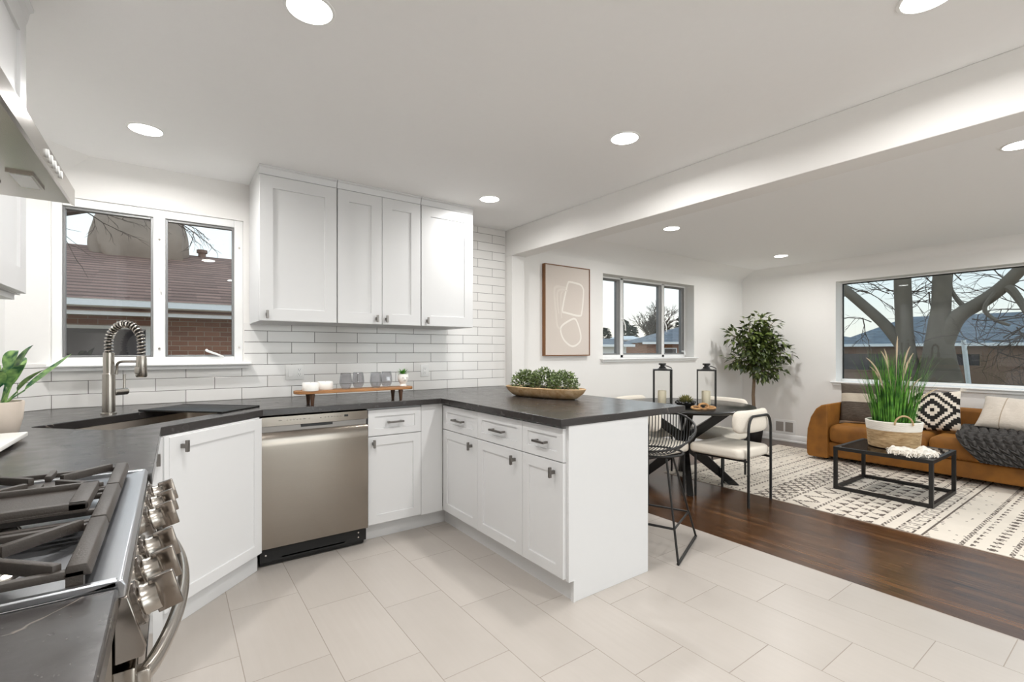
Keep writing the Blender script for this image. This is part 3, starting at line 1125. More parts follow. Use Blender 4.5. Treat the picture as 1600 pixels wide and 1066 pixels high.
# door skin: slightly crowned sheet with a rolled top lip
pf = [(-0.018, 0.113), (-0.024, 0.118), (-0.0285, 0.25), (-0.031, 0.48), (-0.0285, 0.70), (-0.025, 0.768), (-0.020, 0.776), (0.0, 0.780), (0.012, 0.780), (0.012, 0.113)]
m.prism(pf, x0 + 0.001, x1 - 0.001, 'x')
m.build('door', 'brushed', r, angle=30)
m = B()
m.box((x0 + 0.001, -0.022, 0.812), (x1 - 0.001, 0.02, 0.868), r=0.002, seg=1)
cp = m.build('control_strip', 'brushed', r)
m = B()
m.box((x0 + 0.004, -0.004, 0.779), (x1 - 0.004, 0.016, 0.813))
m.build('handle_recess', 'pull', r)
B().box((-0.09, -0.012, 0.795), (0.09, -0.003, 0.812)).build('grip_pocket', 'black_plastic', r)
for i, xx in enumerate((-0.205, -0.168, -0.150, -0.132, -0.114, -0.096, -0.074, -0.048, 0.018, 0.045, 0.063, 0.081, 0.099, 0.117, 0.135)):
    wd_ = 0.008 if i in (0, 6) else 0.0042
    B().box((xx - wd_, -0.0226, 0.842), (xx + wd_, -0.0218, 0.8445)).build('control_mark', 'slot', cp)
B().box((0.158, -0.0228, 0.838), (0.181, -0.0216, 0.850)).build('display', 'black_plastic', cp)
m = B()
m.prism([(0.03, 0.006), (0.05, 0.004), (0.05, 0.108), (0.012, 0.108), (0.018, 0.1)], x0 + 0.004, x1 - 0.012, 'x')
kp = m.build('kick_plate', 'black_plastic', r)
B().box((-0.19, 0.012, 0.04), (0.17, 0.022, 0.048)).build('vent_slot', 'slot', kp)
for xx in (-0.275, 0.255):
    for zz in ((0.07,) if xx < 0 else (0.055, 0.085)):
        B().cyl((xx, 0.022, zz), (xx, 0.010, zz), 0.005, seg=10).build('screw', 'chrome', kp)

# ------------------------------------------------------------------ gas range
r = thing('gas_range', 'stainless slide-in gas range with cast iron grates and six knobs', 'cooker', (-0.38, 1.2225, 0), 0)
ya, yb = 0.8445, 1.6005
XB, XF = -0.695, -0.066
B().box((XB, ya + 0.002, 0.02), (XF, yb - 0.002, 0.905)).build('body', 'brushed', r, W=True)
m = B()
m.prism([(XB, 0.905), (-0.052, 0.905), (-0.050, 0.922), (-0.056, 0.9305), (-0.062, 0.930), (-0.085, 0.9255), (-0.115, 0.922), (-0.64, 0.922), (-0.655, 0.930), (XB, 0.931)], ya, yb, 'y')
# raised long sides
m.box((-0.66, ya, 0.92), (-0.06, ya + 0.012, 0.931))
m.box((-0.66, yb - 0.012, 0.92), (-0.06, yb, 0.931))
m.build('cooktop', 'cooktop', r, W=True, bevel=0.002)
m = B()
m.prism([(-0.064, 0.905), (-0.049, 0.905), (-0.028, 0.828), (-0.032, 0.815), (-0.064, 0.812)], ya + 0.001, yb - 0.001, 'y')
pnl = m.build('control_panel', 'panel_steel', r, W=True, bevel=0.002)
nrm = Vector((0.077, 0, 0.021)).normalized()
upv = Vector((-0.021, 0, 0.077)).normalized()
for i, ky in enumerate((0.905, 1.015, 1.125, 1.325, 1.435, 1.545)):
    c = Vector((-0.0395, ky, 0.868))
    M = Matrix(((nrm.x, 0, upv.x, c.x), (nrm.y, 1, upv.y, c.y), (nrm.z, 0, upv.z, c.z), (0, 0, 0, 1)))
    m = B()
    ZX = M @ Matrix.Rotation(R(90), 4, 'Y')
    m.lathe([(0.033, -0.001), (0.033, 0.003), (0.029, 0.006), (0.0, 0.006)], seg=32, M=ZX)
    bz = m.build('knob_bezel', 'panel_steel', r, W=True)
    m = B()
    m.lathe([(0.0235, 0.005), (0.0235, 0.008), (0.022, 0.010), (0.0225, 0.026), (0.0, 0.027)], seg=32, M=ZX)
    kn = m.build('knob', 'steel', r, W=True)
    B().box((0.018, -0.0065, -0.027), (0.050, 0.0065, 0.027), M=M, r=0.0015, seg=2).build('grip', 'knob_face', kn, W=True)
# oven door, bowed handle, drawer
B().box((-0.068, ya + 0.006, 0.23), (-0.040, yb - 0.006, 0.80), r=0.004, seg=2).build('oven_door', 'brushed', r, W=True)
B().box((-0.0405, ya + 0.10, 0.34), (-0.038, yb - 0.10, 0.66)).build('oven_window', 'black_glass', r, W=True)
B().box((-0.068, ya + 0.006, 0.05), (-0.042, yb - 0.006, 0.222), r=0.004, seg=2).build('drawer', 'brushed', r, W=True)
hp = []
for i in range(25):
    t_ = i / 24
    yy = 0.868 + (1.577 - 0.868) * t_
    hp.append((-0.034 + 0.055 * math.sin(PI * t_) ** 0.75, yy, 0.775))
m = B()
m.tube(hp, 0.0125, 14, flat=(1.1, 0.85))
for yy in (0.872, 1.573):
    m.box((-0.045, yy - 0.012, 0.763), (-0.024, yy + 0.012, 0.787), r=0.003)
m.build('oven_handle', 'steel', r, W=True)
# three continuous grates with fingers; the middle one carries a flat griddle
zt, th = 0.957, 0.014
for gi, (g0, g1) in enumerate(((0.862, 1.092), (1.100, 1.345), (1.353, 1.583))):
    m = B()
    xa, xb = -0.635, -0.088
    zb = zt - th
    def bar(p, q, wd_=0.013, z0=zb, z1=zt):
        m.box((min(p[0], q[0]) - (0 if p[0] != q[0] else wd_ / 2), min(p[1], q[1]) - (0 if p[1] != q[1] else wd_ / 2), z0),
              (max(p[0], q[0]) + (0 if p[0] != q[0] else wd_ / 2), max(p[1], q[1]) + (0 if p[1] != q[1] else wd_ / 2), z1), r=0.0025, seg=2)
    m.prism([(xb - 0.030, zb - 0.003), (xb, zb - 0.003), (xb - 0.005, zt), (xb - 0.026, zt)], g0, g1, 'y', r=0.002, seg=2)
    m.prism([(xa, zb - 0.003), (xa + 0.03, zb - 0.003), (xa + 0.026, zt), (xa + 0.005, zt)], g0, g1, 'y', r=0.002, seg=2)
    for yy in (g0 + 0.007, g1 - 0.007):
        m.box((xa + 0.02, yy - 0.0065, zb - 0.004), (xb - 0.02, yy + 0.0065, zb + 0.007), r=0.002, seg=2)
    for xx in (xa + 0.01, -0.36, xb - 0.018):
        for yy in (g0 + 0.008, g1 - 0.008):
            m.box((xx - 0.009, yy - 0.008, 0.9225), (xx + 0.009, yy + 0.008, zb + 0.004))
    yc = (g0 + g1) / 2
    if gi != 1:
        for bx in (-0.23, -0.50):
            for a in range(4):
                an = R(45 + 90 * a)
                dx, dy = math.cos(an), math.sin(an)
                ex = 0.105 / max(abs(dx), abs(dy))
                p = Vector((bx + dx * 0.035, yc + dy * 0.035, 0))
                q = Vector((bx + dx * ex * 1.02, yc + dy * ex, 0))
                L_ = (q - p).length
                MM = Matrix.Translation((p.x, p.y, zb - 0.002)) @ Matrix.Rotation(an, 4, 'Z')
                m.box((0, -0.006, 0.0), (L_, 0.006, th + 0.004), M=MM, r=0.002, seg=2)
        bar((-0.365, g0), (-0.365, g1), 0.014, zb - 0.002, zt)
        for yy, sg in ((g0 + 0.007, 1), (g1 - 0.007, -1)):
            bar((-0.23, yy), (-0.23, yy + sg * 0.07), 0.012, zb, zt)
            bar((-0.50, yy), (-0.50, yy + sg * 0.07), 0.012, zb, zt)
    else:
        bar((-0.365, g0), (-0.365, g1), 0.014, zb - 0.002, zt)
        for yy in (yc - 0.06, yc + 0.06):
            bar((xa + 0.02, yy), (xb - 0.02, yy), 0.012, zb, zt - 0.003)
    m.build('grate', 'iron', r, W=True)
m = B()
gx0, gx1, gy0, gy1 = -0.60, -0.122, 1.135, 1.312
m.box((gx0, gy0, zt - 0.001), (gx1, gy1, zt + 0.007), r=0.002, seg=1)
for yy in (gy0, gy1 - 0.012):
    m.box((gx0, yy, zt + 0.003), (gx1, yy + 0.012, zt + 0.018), r=0.003, seg=2)
m.box((gx1 - 0.028, gy0, zt + 0.003), (gx1, gy1, zt + 0.018), r=0.003, seg=2)
m.box((gx0, gy0, zt + 0.003), (gx0 + 0.014, gy1, zt + 0.018), r=0.003, seg=2)
m.build('griddle', 'iron', r, W=True)
for bx in (-0.23, -0.50):
    for byy in (0.977, 1.468):
        m = B()
        m.lathe([(0.055, 0.922), (0.052, 0.927), (0.04, 0.93), (0.04, 0.934), (0.0, 0.934)], c=(bx, byy, 0), seg=28)
        bb = m.build('burner', 'chrome', r, W=True)
        B().lathe([(0.034, 0.934), (0.036, 0.938), (0.034, 0.944), (0.0, 0.945)], c=(bx, byy, 0), seg=28).build('burner_cap', 'iron', bb, W=True)
m = B()
m.lathe([(0.06, 0.922), (0.058, 0.93), (0.0, 0.933)], c=(-0.365, 1.2225, 0), seg=28, sx=2.4)
m.build('burner', 'chrome', r, W=True)

# ------------------------------------------------------------------ range hood
r = thing('range_hood', 'slim stainless under-cabinet range hood over the cooker', 'range hood', (-0.45, 1.2225, 1.607), 0)
hy0, hy1 = 0.843, 1.602
m = B()
m.prism([(-0.708, 1.612), (-0.205, 1.612), (-0.196, 1.607), (-0.196, 1.647), (-0.225, 1.653), (-0.36, 1.74), (-0.708, 1.74)], hy0, hy1, 'y')
m.build('canopy', 'steel', r, W=True, angle=25)
m = B()
m.box((-0.62, hy0 + 0.12, 1.6085), (-0.30, hy1 - 0.12, 1.613))
m.build('filter', 'brushed', r, W=True)
for yy in (1.03, 1.43):
    m = B()
    m.box((-0.273, yy - 0.055, 1.6075), (-0.232, yy + 0.055, 1.6125))
    lt = m.build('hood_lamp_bezel', 'steel', r, W=True)
    B().box((-0.268, yy - 0.048, 1.6065), (-0.237, yy + 0.048, 1.6078)).build('hood_lamp', 'plate', lt, W=True)
for i in range(5):
    yy = 1.268 + i * 0.034
    B().lathe([(0.0085, 0.0), (0.008, 0.004), (0.0, 0.0045)], seg=14, M=Matrix.Translation((-0.196, yy, 1.627)) @ Matrix.Rotation(R(90), 4, 'Y')).build('button', 'plate', r, W=True)
# cabinet and duct box above the hood
r = thing('hood_cabinet', 'white cabinet boxing in the duct right above the range hood', 'cabinet', (-0.387, 0.843, 0), R(90))
B().box((0, 0.021, 1.74), (0.766, 0.322, 2.338)).build('body', 'cab', r)
for a, b, hx in ((0.002, 0.381, 0.34), (0.384, 0.764, 0.42)):
    t_knob(B().shaker(a, b, 1.745, 2.334, 0.0, rail=0.06).build('door', 'cab', r, angle=20), hx, 1.79, 0)
B().box((0, -0.02, 2.338), (0.766, 0.322, 2.3915)).build('crown', 'cab', r)

# ------------------------------------------------------------------ switch and outlets
r = thing('switch_plate', 'white two-gang wall plate with a rocker switch and a socket', 'switch', (0.728, YT, 1.091), 0)
B().box((-0.062, -0.0065, -0.055), (0.062, 0.0005, 0.055), r=0.002, seg=2).build('plate', 'plate', r)
B().box((-0.046, -0.0095, -0.033), (-0.014, -0.005, 0.033), r=0.0015, seg=1).build('rocker', 'plate', r)


def socket(parent, xc):
    s = B().box((xc - 0.016, -0.0085, -0.033), (xc + 0.016, -0.005, 0.033), r=0.0015, seg=1).build('socket', 'plate', parent)
    for zz in (0.019, -0.014):
        for dx, h in ((-0.006, 0.0045), (0.006, 0.0035)):
            B().box((xc + dx - 0.0011, -0.0089, zz - h), (xc + dx + 0.0011, -0.0084, zz + h)).build('slot', 'slot', s)
        B().cyl((xc, -0.0084, zz - 0.010), (xc, -0.0089, zz - 0.010), 0.0024, seg=10).build('slot', 'slot', s)


socket(r, 0.03)
r = thing('outlet', 'white single wall outlet behind the little face planter', 'outlet', (1.753, YT, 1.079), 0)
B().box((-0.037, -0.0065, -0.052), (0.037, 0.0005, 0.052), r=0.002, seg=2).build('plate', 'plate', r)
socket(r, 0.0)

# ------------------------------------------------------------------ things on the worktop
r = thing('serving_tray', 'long acacia serving board on turned legs behind the dishwasher', 'serving board', (0.98, 3.095, 0.914), 0)
m = B()
pts = []
for cx, a0 in ((0.335, -90), (-0.335, 90)):
    for i in range(13):
        a = R(a0 + 15 * i)
        pts.append((cx + 0.045 * math.cos(a), 0.066 * math.sin(a)))
m.prism(pts, 0.070, 0.088, 'z')
m.build('board', 'acacia', r, bevel=0.003)
for xx, yy in ((-0.29, 0.032), (-0.282, -0.04), (0.258, 0.032), (0.285, -0.04)):
    B().lathe([(0, 0), (0.0085, 0), (0.0095, 0.003), (0.012, 0.04), (0.0155, 0.062), (0.013, 0.071), (0, 0.071)], c=(xx, yy, 0), seg=16).build('leg', 'tray_leg', r)
ZT = 1.0022
for x, y, lb in ((0.690, 3.065, 'squat white candle at the rounded end of the serving board'), (0.789, 3.12, 'squat white candle beside the first smoked tumbler')):
    o = B().lathe([(0, 0.0005), (0.045, 0.0), (0.047, 0.003), (0.047, 0.046), (0.044, 0.05), (0.04, 0.049), (0.0385, 0.043), (0, 0.043)], seg=32).build('jar_candle', 'ceramic', origin=None)
    o.location = (x, y, ZT)
    tag(o, lb, 'candle', 'white candles on the serving board')
    B().cyl((0, 0, 0.042), (0.001, 0.001, 0.050), 0.0012, seg=6).build('wick', 'soil', o)


def tumbler(x, y, lb):
    o = B().lathe([(0, 0.002), (0.024, 0.0015), (0.0265, 0.004), (0.034, 0.020), (0.0405, 0.040), (0.0405, 0.044), (0.037, 0.075), (0.0325, 0.103), (0.0315, 0.103), (0.036, 0.075), (0.0388, 0.043), (0.033, 0.022), (0.026, 0.008), (0, 0.007)], seg=10).build('tumbler', 'smoke', angle=10)
    o.location = (x, y, ZT)
    tag(o, lb, 'glass', 'smoked tumblers on the serving board')


tumbler(0.902, 3.066, 'smoked faceted tumbler next to the white candles')
tumbler(0.997, 3.118, 'second smoked faceted tumbler from the candles, set slightly back')
tumbler(1.098, 3.07, 'third smoked faceted tumbler from the candles, after the gap')
tumbler(1.190, 3.122, 'smoked faceted tumbler nearest the face planter')
r = thing('face_planter', 'tiny white face-shaped planter with a green succulent on the serving board', 'planter', (1.30, 3.10, ZT), 0)
m = B()
m.lathe([(0, 0), (0.024, 0), (0.026, 0.004), (0.020, 0.012), (0.019, 0.018), (0.030, 0.032), (0.037, 0.052), (0.037, 0.070), (0.034, 0.084), (0.031, 0.084), (0.031, 0.076), (0, 0.076)], seg=28)
pot = m.build('pot', 'ceramic', r)
m = B()
m.prism([(-0.0375, 0.062), (-0.046, 0.048), (-0.036, 0.045)], -0.005, 0.005, 'x', r=0.0015, seg=1)
m.build('nose', 'ceramic', pot)
for sx in (-0.014, 0.014):
    B().tube([(sx - 0.007, -0.0355, 0.060), (sx, -0.0375, 0.057), (sx + 0.007, -0.0355, 0.060)], 0.0011, 6).build('eyelid', 'slot', pot)
B().tube([(-0.008, -0.033, 0.040), (0, -0.0355, 0.038), (0.008, -0.033, 0.040)], 0.0016, 6).build('mouth', 'slot', pot)
m = B()
for i in range(26):
    a = i * 2.4
    t_ = i / 25
    el_ = R(75 - 60 * t_)
    m.leaf((0.006 * math.cos(a), 0.006 * math.sin(a), 0.078), (math.cos(a) * math.cos(el_), math.sin(a) * math.cos(el_), math.sin(el_)), (0, 0, 1), 0.052, 0.013, fold=0.3)
m.build('leaves', 'bright_succulent', r)

# carved bowl with three clumps of boxwood
bc = Vector((2.165, 2.62, 0.914))
ba = math.atan2(-0.63, 0.15)
r = thing('dough_bowl', 'long carved pale wooden dough bowl on the peninsula', 'bowl', tuple(bc), ba)
m = B()
def ell(rx, ry, z, n=44):
    out = []
    for i in range(n):
        a = 2 * PI * i / n
        c_, s_ = math.cos(a), math.sin(a)
        out.append(m.bm.verts.new((rx * math.copysign(abs(c_) ** 0.75, c_), ry * math.copysign(abs(s_) ** 0.8, s_), z)))
    return out
L_ = [ell(0.245, 0.060, 0.0), ell(0.275, 0.085, 0.008), ell(0.315, 0.112, 0.040), ell(0.335, 0.124, 0.070), ell(0.325, 0.116, 0.074), ell(0.30, 0.100, 0.060), ell(0.24, 0.07, 0.03)]
for A, C in zip(L_[:-1], L_[1:]):
    for i in range(len(A)):
        m.face([A[i], A[(i + 1) % len(A)], C[(i + 1) % len(A)], C[i]])
m.face(L_[0][::-1])
m.face(L_[-1])
m.build('bowl', 'dough', r)
rnd = random.Random(3)
for k_, (u, lb) in enumerate(((-0.165, 'boxwood clump at the tiled-wall end of the wooden bowl'), (0.0, 'tallest boxwood clump in the centre of the wooden bowl'), (0.165, 'boxwood clump at the open end of the wooden bowl'))):
    c = bc + Vector((math.cos(ba) * u, math.sin(ba) * u, 0.062))
    r = thing('boxwood_plant', lb, 'plant', tuple(c), rnd.random() * 6, 'boxwood clumps in the bowl')
    B().lathe([(0, -0.012), (0.05, -0.012), (0.055, 0.0), (0, 0.02)], seg=16).build('root_ball', 'soil', r)
    m = B()
    for i in range(1150):
        th_ = rnd.random() * 2 * PI
        z_ = rnd.uniform(-0.25, 1)
        q = math.sqrt(1 - z_ * z_)
        rad = 0.108 * rnd.random() ** 0.33
        dd = Vector((q * math.cos(th_), q * math.sin(th_), z_))
        sc_ = (1.0, 1.0, 1.12 if k_ == 1 else 0.95)
        p = Vector((dd.x * rad * sc_[0], dd.y * rad * sc_[1], 0.026 + dd.z * rad * sc_[2]))
        if p.z < -0.005:
            p.z = -0.005
        v = (dd + Vector((rnd.uniform(-1, 1), rnd.uniform(-1, 1), rnd.uniform(-0.4, 1.2))) * 0.6)
        m.leaf(p, v, (rnd.uniform(-1, 1), rnd.uniform(-1, 1), 1), rnd.uniform(0.014, 0.021), rnd.uniform(0.010, 0.014), fold=0.1)
    m.build('foliage', 'box', r)

# white marble board and potted plant at the cooker end of the sink counter
r = thing('serving_board', 'white footed marble board lying on the worktop beyond the cooker', 'board', (-0.57, 2.31, 0.914), 0)
B().box((-0.125, -0.2, 0.012), (0.133, 0.2, 0.028), r=0.003, seg=2).build('slab', 'ceramic', r)
for xx in (-0.1, 0.09):
    for yy in (-0.16, 0.16):
        B().cyl((xx, yy, 0), (xx, yy, 0.013), 0.012, seg=12).build('foot', 'slot', r)
r = thing('potted_plant', 'broad-leaved variegated plant in a cream ribbed pot in the counter corner', 'potted plant', (-0.567, 2.74, 0.914), 0)
m = B()
ribs = 48
profp = [(0.060, 0.0), (0.063, 0.003), (0.074, 0.06), (0.080, 0.122), (0.078, 0.128), (0.072, 0.128), (0.068, 0.105)]
ringv = []
for rr, zz in profp:
    ringv.append([m.bm.verts.new(((rr + (0.0012 * (k_ % 2) if 0.003 < zz < 0.122 else 0)) * math.cos(2 * PI * k_ / (ribs * 2)), (rr + (0.0012 * (k_ % 2) if 0.003 < zz < 0.122 else 0)) * math.sin(2 * PI * k_ / (ribs * 2)), zz)) for k_ in range(ribs * 2)])
for A, C in zip(ringv[:-1], ringv[1:]):
    for k_ in range(len(A)):
        m.face([A[k_], A[(k_ + 1) % len(A)], C[(k_ + 1) % len(A)], C[k_]])
m.face(ringv[0][::-1])
m.build('pot', 'cream_pot', r)
B().lathe([(0.0695, 0.107), (0, 0.112)], seg=24).build('soil', 'soil', r)


def blade_leaf(m, base, tip_dir, stem, L, W_, droop):
    p = Vector(base)
    d = Vector(tip_dir).normalized()
    e = p + d * stem
    m.tube([p, p.lerp(e, 0.5) + Vector((0, 0, stem * 0.05)), e], [0.004, 0.003, 0.003], 6)
    s = d.cross(Vector((0, 0, 1))).normalized()
    up = s.cross(d).normalized()
    n = 9
    rows = []
    for i in range(n + 1):
        t_ = i / n
        wv = W_ * 0.5 * math.sin(PI * min(1, t_ ** 0.75 * 0.98 + 0.02)) ** 0.8
        c = e + d * L * t_ - Vector((0, 0, 1)) * droop * L * t_ * t_
        rows.append([m.bm.verts.new(c - s * wv + up * wv * 0.35), m.bm.verts.new(c), m.bm.verts.new(c + s * wv + up * wv * 0.35)])
    for a, b in zip(rows[:-1], rows[1:]):
        m.face([a[0], a[1], b[1], b[0]])
        m.face([a[1], a[2], b[2], b[1]])


for (az, el_, st, L_, W_, dr) in ((70, 62, 0.10, 0.20, 0.075, 0.35), (25, 74, 0.12, 0.2, 0.07, 0.3), (38, 40, 0.09, 0.22, 0.05, -0.05), (120, 70, 0.1, 0.18, 0.07, 0.3), (190, 60, 0.09, 0.16, 0.06, 0.4), (-40, 66, 0.08, 0.17, 0.06, 0.35), (60, 78, 0.14, 0.2, 0.055, 0.55), (-5, 55, 0.07, 0.14, 0.06, 0.2), (280, 60, 0.08, 0.17, 0.06, 0.4)):
    m = B()
    a, e_ = R(az), R(el_)
    blade_leaf(m, (0.02 * math.cos(a), 0.02 * math.sin(a), 0.109), (math.cos(a) * math.cos(e_), math.sin(a) * math.cos(e_), math.sin(e_)), st, L_, W_, dr)
    m.build('leaf', 'tropical', r)
# ------------------------------------------------------------------ dining area
TC = (3.96, 2.70)
r = thing('dining_table', 'round black dining table on crossed slab legs', 'table', (TC[0], TC[1], 0.0062), R(-50))
B().lathe([(0, 0.703), (0.585, 0.703), (0.603, 0.712), (0.61, 0.722), (0.608, 0.730), (0.60, 0.7335), (0, 0.7335)], seg=72).build('tabletop', 'black_wood', r)
for k in range(4):
    M = Matrix.Rotation(R(90 * k), 4, 'Z')
    m = B()
    m.prism([(0.475, 0.0), (0.10, 0.355), (0.085, 0.39), (0.10, 0.42), (0.47, 0.703), (0.36, 0.703), (0.0, 0.455), (0.0, 0.305), (0.385, 0.0)], -0.026, 0.026, 'y', M=M)
    m.build('leg', 'black_wood', r, bevel=0.003)


def superring(m, c, t, n, b, hx, hy, k=16, e=0.6):
    out = []
    for i in range(k):
        a = 2 * PI * i / k
        cs, sn = math.cos(a), math.sin(a)
        out.append(m.bm.verts.new(c + n * hx * math.copysign(abs(cs) ** e, cs) + b * hy * math.copysign(abs(sn) ** e, sn)))
    return out


def make_chair(label):
    r = thing('dining_chair', label, 'chair', (0, 0, 0), 0, 'dining chairs round the black table')
    # seat
    m = B()
    m.prism([(-0.245, 0.24), (-0.225, 0.268), (0.225, 0.268), (0.245, 0.24), (0.235, -0.16), (0.19, -0.20), (-0.19, -0.20), (-0.235, -0.16)], 0.375, 0.458, 'z', r=0.028, seg=4)
    m.build('seat', 'boucle', r, angle=70)
    # bent back cushion
    m = B()
    rings = []
    n = 28
    RC = 0.62
    A0 = math.asin(0.243 / RC)
    for i in range(n + 1):
        a = -A0 + 2 * A0 * i / n
        edge = min(i, n - i) / n * 2 * A0 * RC
        f = math.sqrt(max(0.0, 1 - max(0.0, 1 - edge / 0.07) ** 2))
        f = max(f, 0.12)
        c = Vector((RC * math.sin(a), -0.182 + RC - RC * math.cos(a), 0.672))
        nn = Vector((math.sin(a), -math.cos(a), 0))
        rings.append(superring(m, c, None, nn, Vector((0, 0, 1)), 0.038 * (0.3 + 0.7 * f), 0.092 * (0.45 + 0.55 * f), 20, 0.75))
    for A, C in zip(rings[:-1], rings[1:]):
        for k in range(len(A)):
            m.face([A[k], A[(k + 1) % len(A)], C[(k + 1) % len(A)], C[k]])
    m.face(rings[0][::-1])
    m.face(rings[-1])
    m.build('back_cushion', 'boucle', r, angle=80)
    # black tube frame behind
    yb_ = -0.222
    p = [(-0.178, yb_, 0.0), (-0.178, yb_, 0.60)] + [(-0.178 + 0.075 * (1 - math.cos(t)), yb_, 0.60 + 0.12 * math.sin(t)) for t in (0.2, 0.5, 0.8, 1.1, 1.4, 1.57)]
    p += [(-x, y, z) for x, y, z in reversed(p)]
    B().tube(p, 0.0105, 10).build('back_frame', 'black_metal', r)
    for s in (-1, 1):
        B().tube([(s * 0.207, 0.225, 0.0), (s * 0.207, 0.225, 0.374)], 0.0105, 10).build('leg', 'black_metal', r)
        B().tube([(s * 0.207, 0.225, 0.366), (s * 0.18, -0.17, 0.366), (s * 0.178, yb_, 0.366)], 0.0095, 8).build('seat_rail', 'black_metal', r)
    return r


cA = make_chair('cream dining chair nearest the coffee table side, its back frame toward the bare oak floor')
cA.location = (3.885, 2.175, 0.0)
dup(cA, (3.378, 2.672, 0), R(-90), 'cream dining chair seen through the black wire bar stool')
dup(cA, (4.445, 2.67, 0.006), R(90), 'cream dining chair tucked under the table in front of the potted tree')
dup(cA, (3.985, 3.235, 0), R(180), 'cream dining chair on the window side, only its back top showing behind the worktop')


def make_lantern(label, loc, rz):
    r = thing('lantern', label, 'lantern', loc, rz, 'black lanterns on the dining table')
    h, a, t = 0.335, 0.083, 0.006
    for sx in (-1, 1):
        for sy in (-1, 1):
            B().box((sx * a - sx * 2 * t, sy * a - sy * 2 * t, 0.012), (sx * a, sy * a, h - 0.012)).build('post', 'black_metal', r)
    B().box((-a, -a, 0), (a, a, 0.012)).build('base', 'black_metal', r)
    m = B()
    m.box((-a, -a, h - 0.012), (a, a, h))
    m.lathe([(0.052, h - 0.001), (0.03, h + 0.012), (0, h + 0.012)], seg=24)
    m.build('roof', 'black_metal', r)
    B().lathe([(0.026, h + 0.010), (0.030, h + 0.012), (0.030, h + 0.022), (0.020, h + 0.026), (0.020, h + 0.038), (0.033, h + 0.042), (0.034, h + 0.052), (0.030, h + 0.056), (0, h + 0.056)], seg=24).build('chimney_cap', 'black_metal', r)
    B().tube([(0.02, 0.0, h + 0.034), (0.045, 0.018, h + 0.030), (0.075, 0.0, h + 0.016), (0.083, -0.01, h + 0.008), (0.075, -0.03, h + 0.014), (0.045, -0.03, h + 0.028), (0.02, -0.01, h + 0.034)], 0.003, 6).build('carry_ring', 'black_metal', r)
    for s in (-1, 1):
        B().box((-a + 2 * t, s * (a - t) - 0.001, 0.012), (a - 2 * t, s * (a - t) + 0.001, h - 0.012)).build('glass_panel', 'clear', r)
        B().box((s * (a - t) - 0.001, -a + 2 * t, 0.012), (s * (a - t) + 0.001, a - 2 * t, h - 0.012)).build('glass_panel', 'clear', r)
    return r


ZTB = 0.7398
l1 = make_lantern('black glazed candle lantern behind the worktop corner', (3.72, 2.772, ZTB), R(-50))
l2 = dup(l1, (3.985, 2.49, ZTB), R(-57), 'black glazed candle lantern standing free on the open side of the table')
for (x, y), h, lb in (((3.705, 2.765), 0.125, 'ivory pillar candle in the lantern behind the worktop corner'), ((3.972, 2.485), 0.128, 'ivory pillar candle in the lantern on the open side of the table')):
    o = B().lathe([(0, 0), (0.037, 0), (0.0385, 0.003), (0.0385, h - 0.006), (0.034, h), (0.02, h - 0.005), (0, h - 0.006)], seg=28).build('pillar_candle', 'candle')
    o.location = (x, y, ZTB + 0.0125)
    tag(o, lb, 'candle', 'pillar candles in the lanterns')
    B().cyl((0, 0, h - 0.007), (0, 0.001, h + 0.004), 0.0012, seg=6).build('wick', 'soil', o)

r = thing('succulent_bowl', 'olive succulent in a dark beaded bowl between the two lanterns', 'plant', (3.745, 2.545, ZTB), 0)
m = B()
m.lathe([(0, 0), (0.055, 0), (0.075, 0.02), (0.084, 0.045), (0.074, 0.043), (0, 0.035)], seg=28)
pot = m.build('bowl', 'black_metal', r)
for i in range(18):
    a = 2 * PI * i / 18
    B().lathe([(0, -0.013), (0.009, -0.009), (0.013, 0), (0.009, 0.009), (0, 0.013)], c=(0.078 * math.cos(a), 0.078 * math.sin(a), 0.042 + 0.006 * (i % 2)), seg=10).build('bead', 'black_wood', pot)
m = B()
for i in range(46):
    a = i * 2.39996
    t_ = i / 45
    e_ = R(78 - 66 * t_)
    m.leaf((0.012 * math.cos(a), 0.012 * math.sin(a), 0.042), (math.cos(a) * math.cos(e_), math.sin(a) * math.cos(e_), math.sin(e_)), (0, 0, 1), 0.075, 0.03, fold=0.22, droop=-0.12)
m.build('rosette', 'succulent', r)
r = thing('wooden_links', 'carved wooden chain links lying at the table edge by the free-standing lantern', 'ornament', (3.72, 2.33, ZTB), R(-28))
for i, (x, y, tilt) in enumerate(((-0.08, 0.01, 20), (-0.02, 0.0, 70), (0.045, 0.004, 15))):
    m = B()
    M = Matrix.Translation((x, y, 0.03 if tilt > 45 else 0.018)) @ Matrix.Rotation(R(tilt), 4, 'X')
    m.tube([tuple(M @ Vector((0.042 * math.cos(2 * PI * k / 22), 0.024 * math.sin(2 * PI * k / 22), 0))) for k in range(22)], 0.0095, 8, closed=True)
    m.build('link', 'link', r)

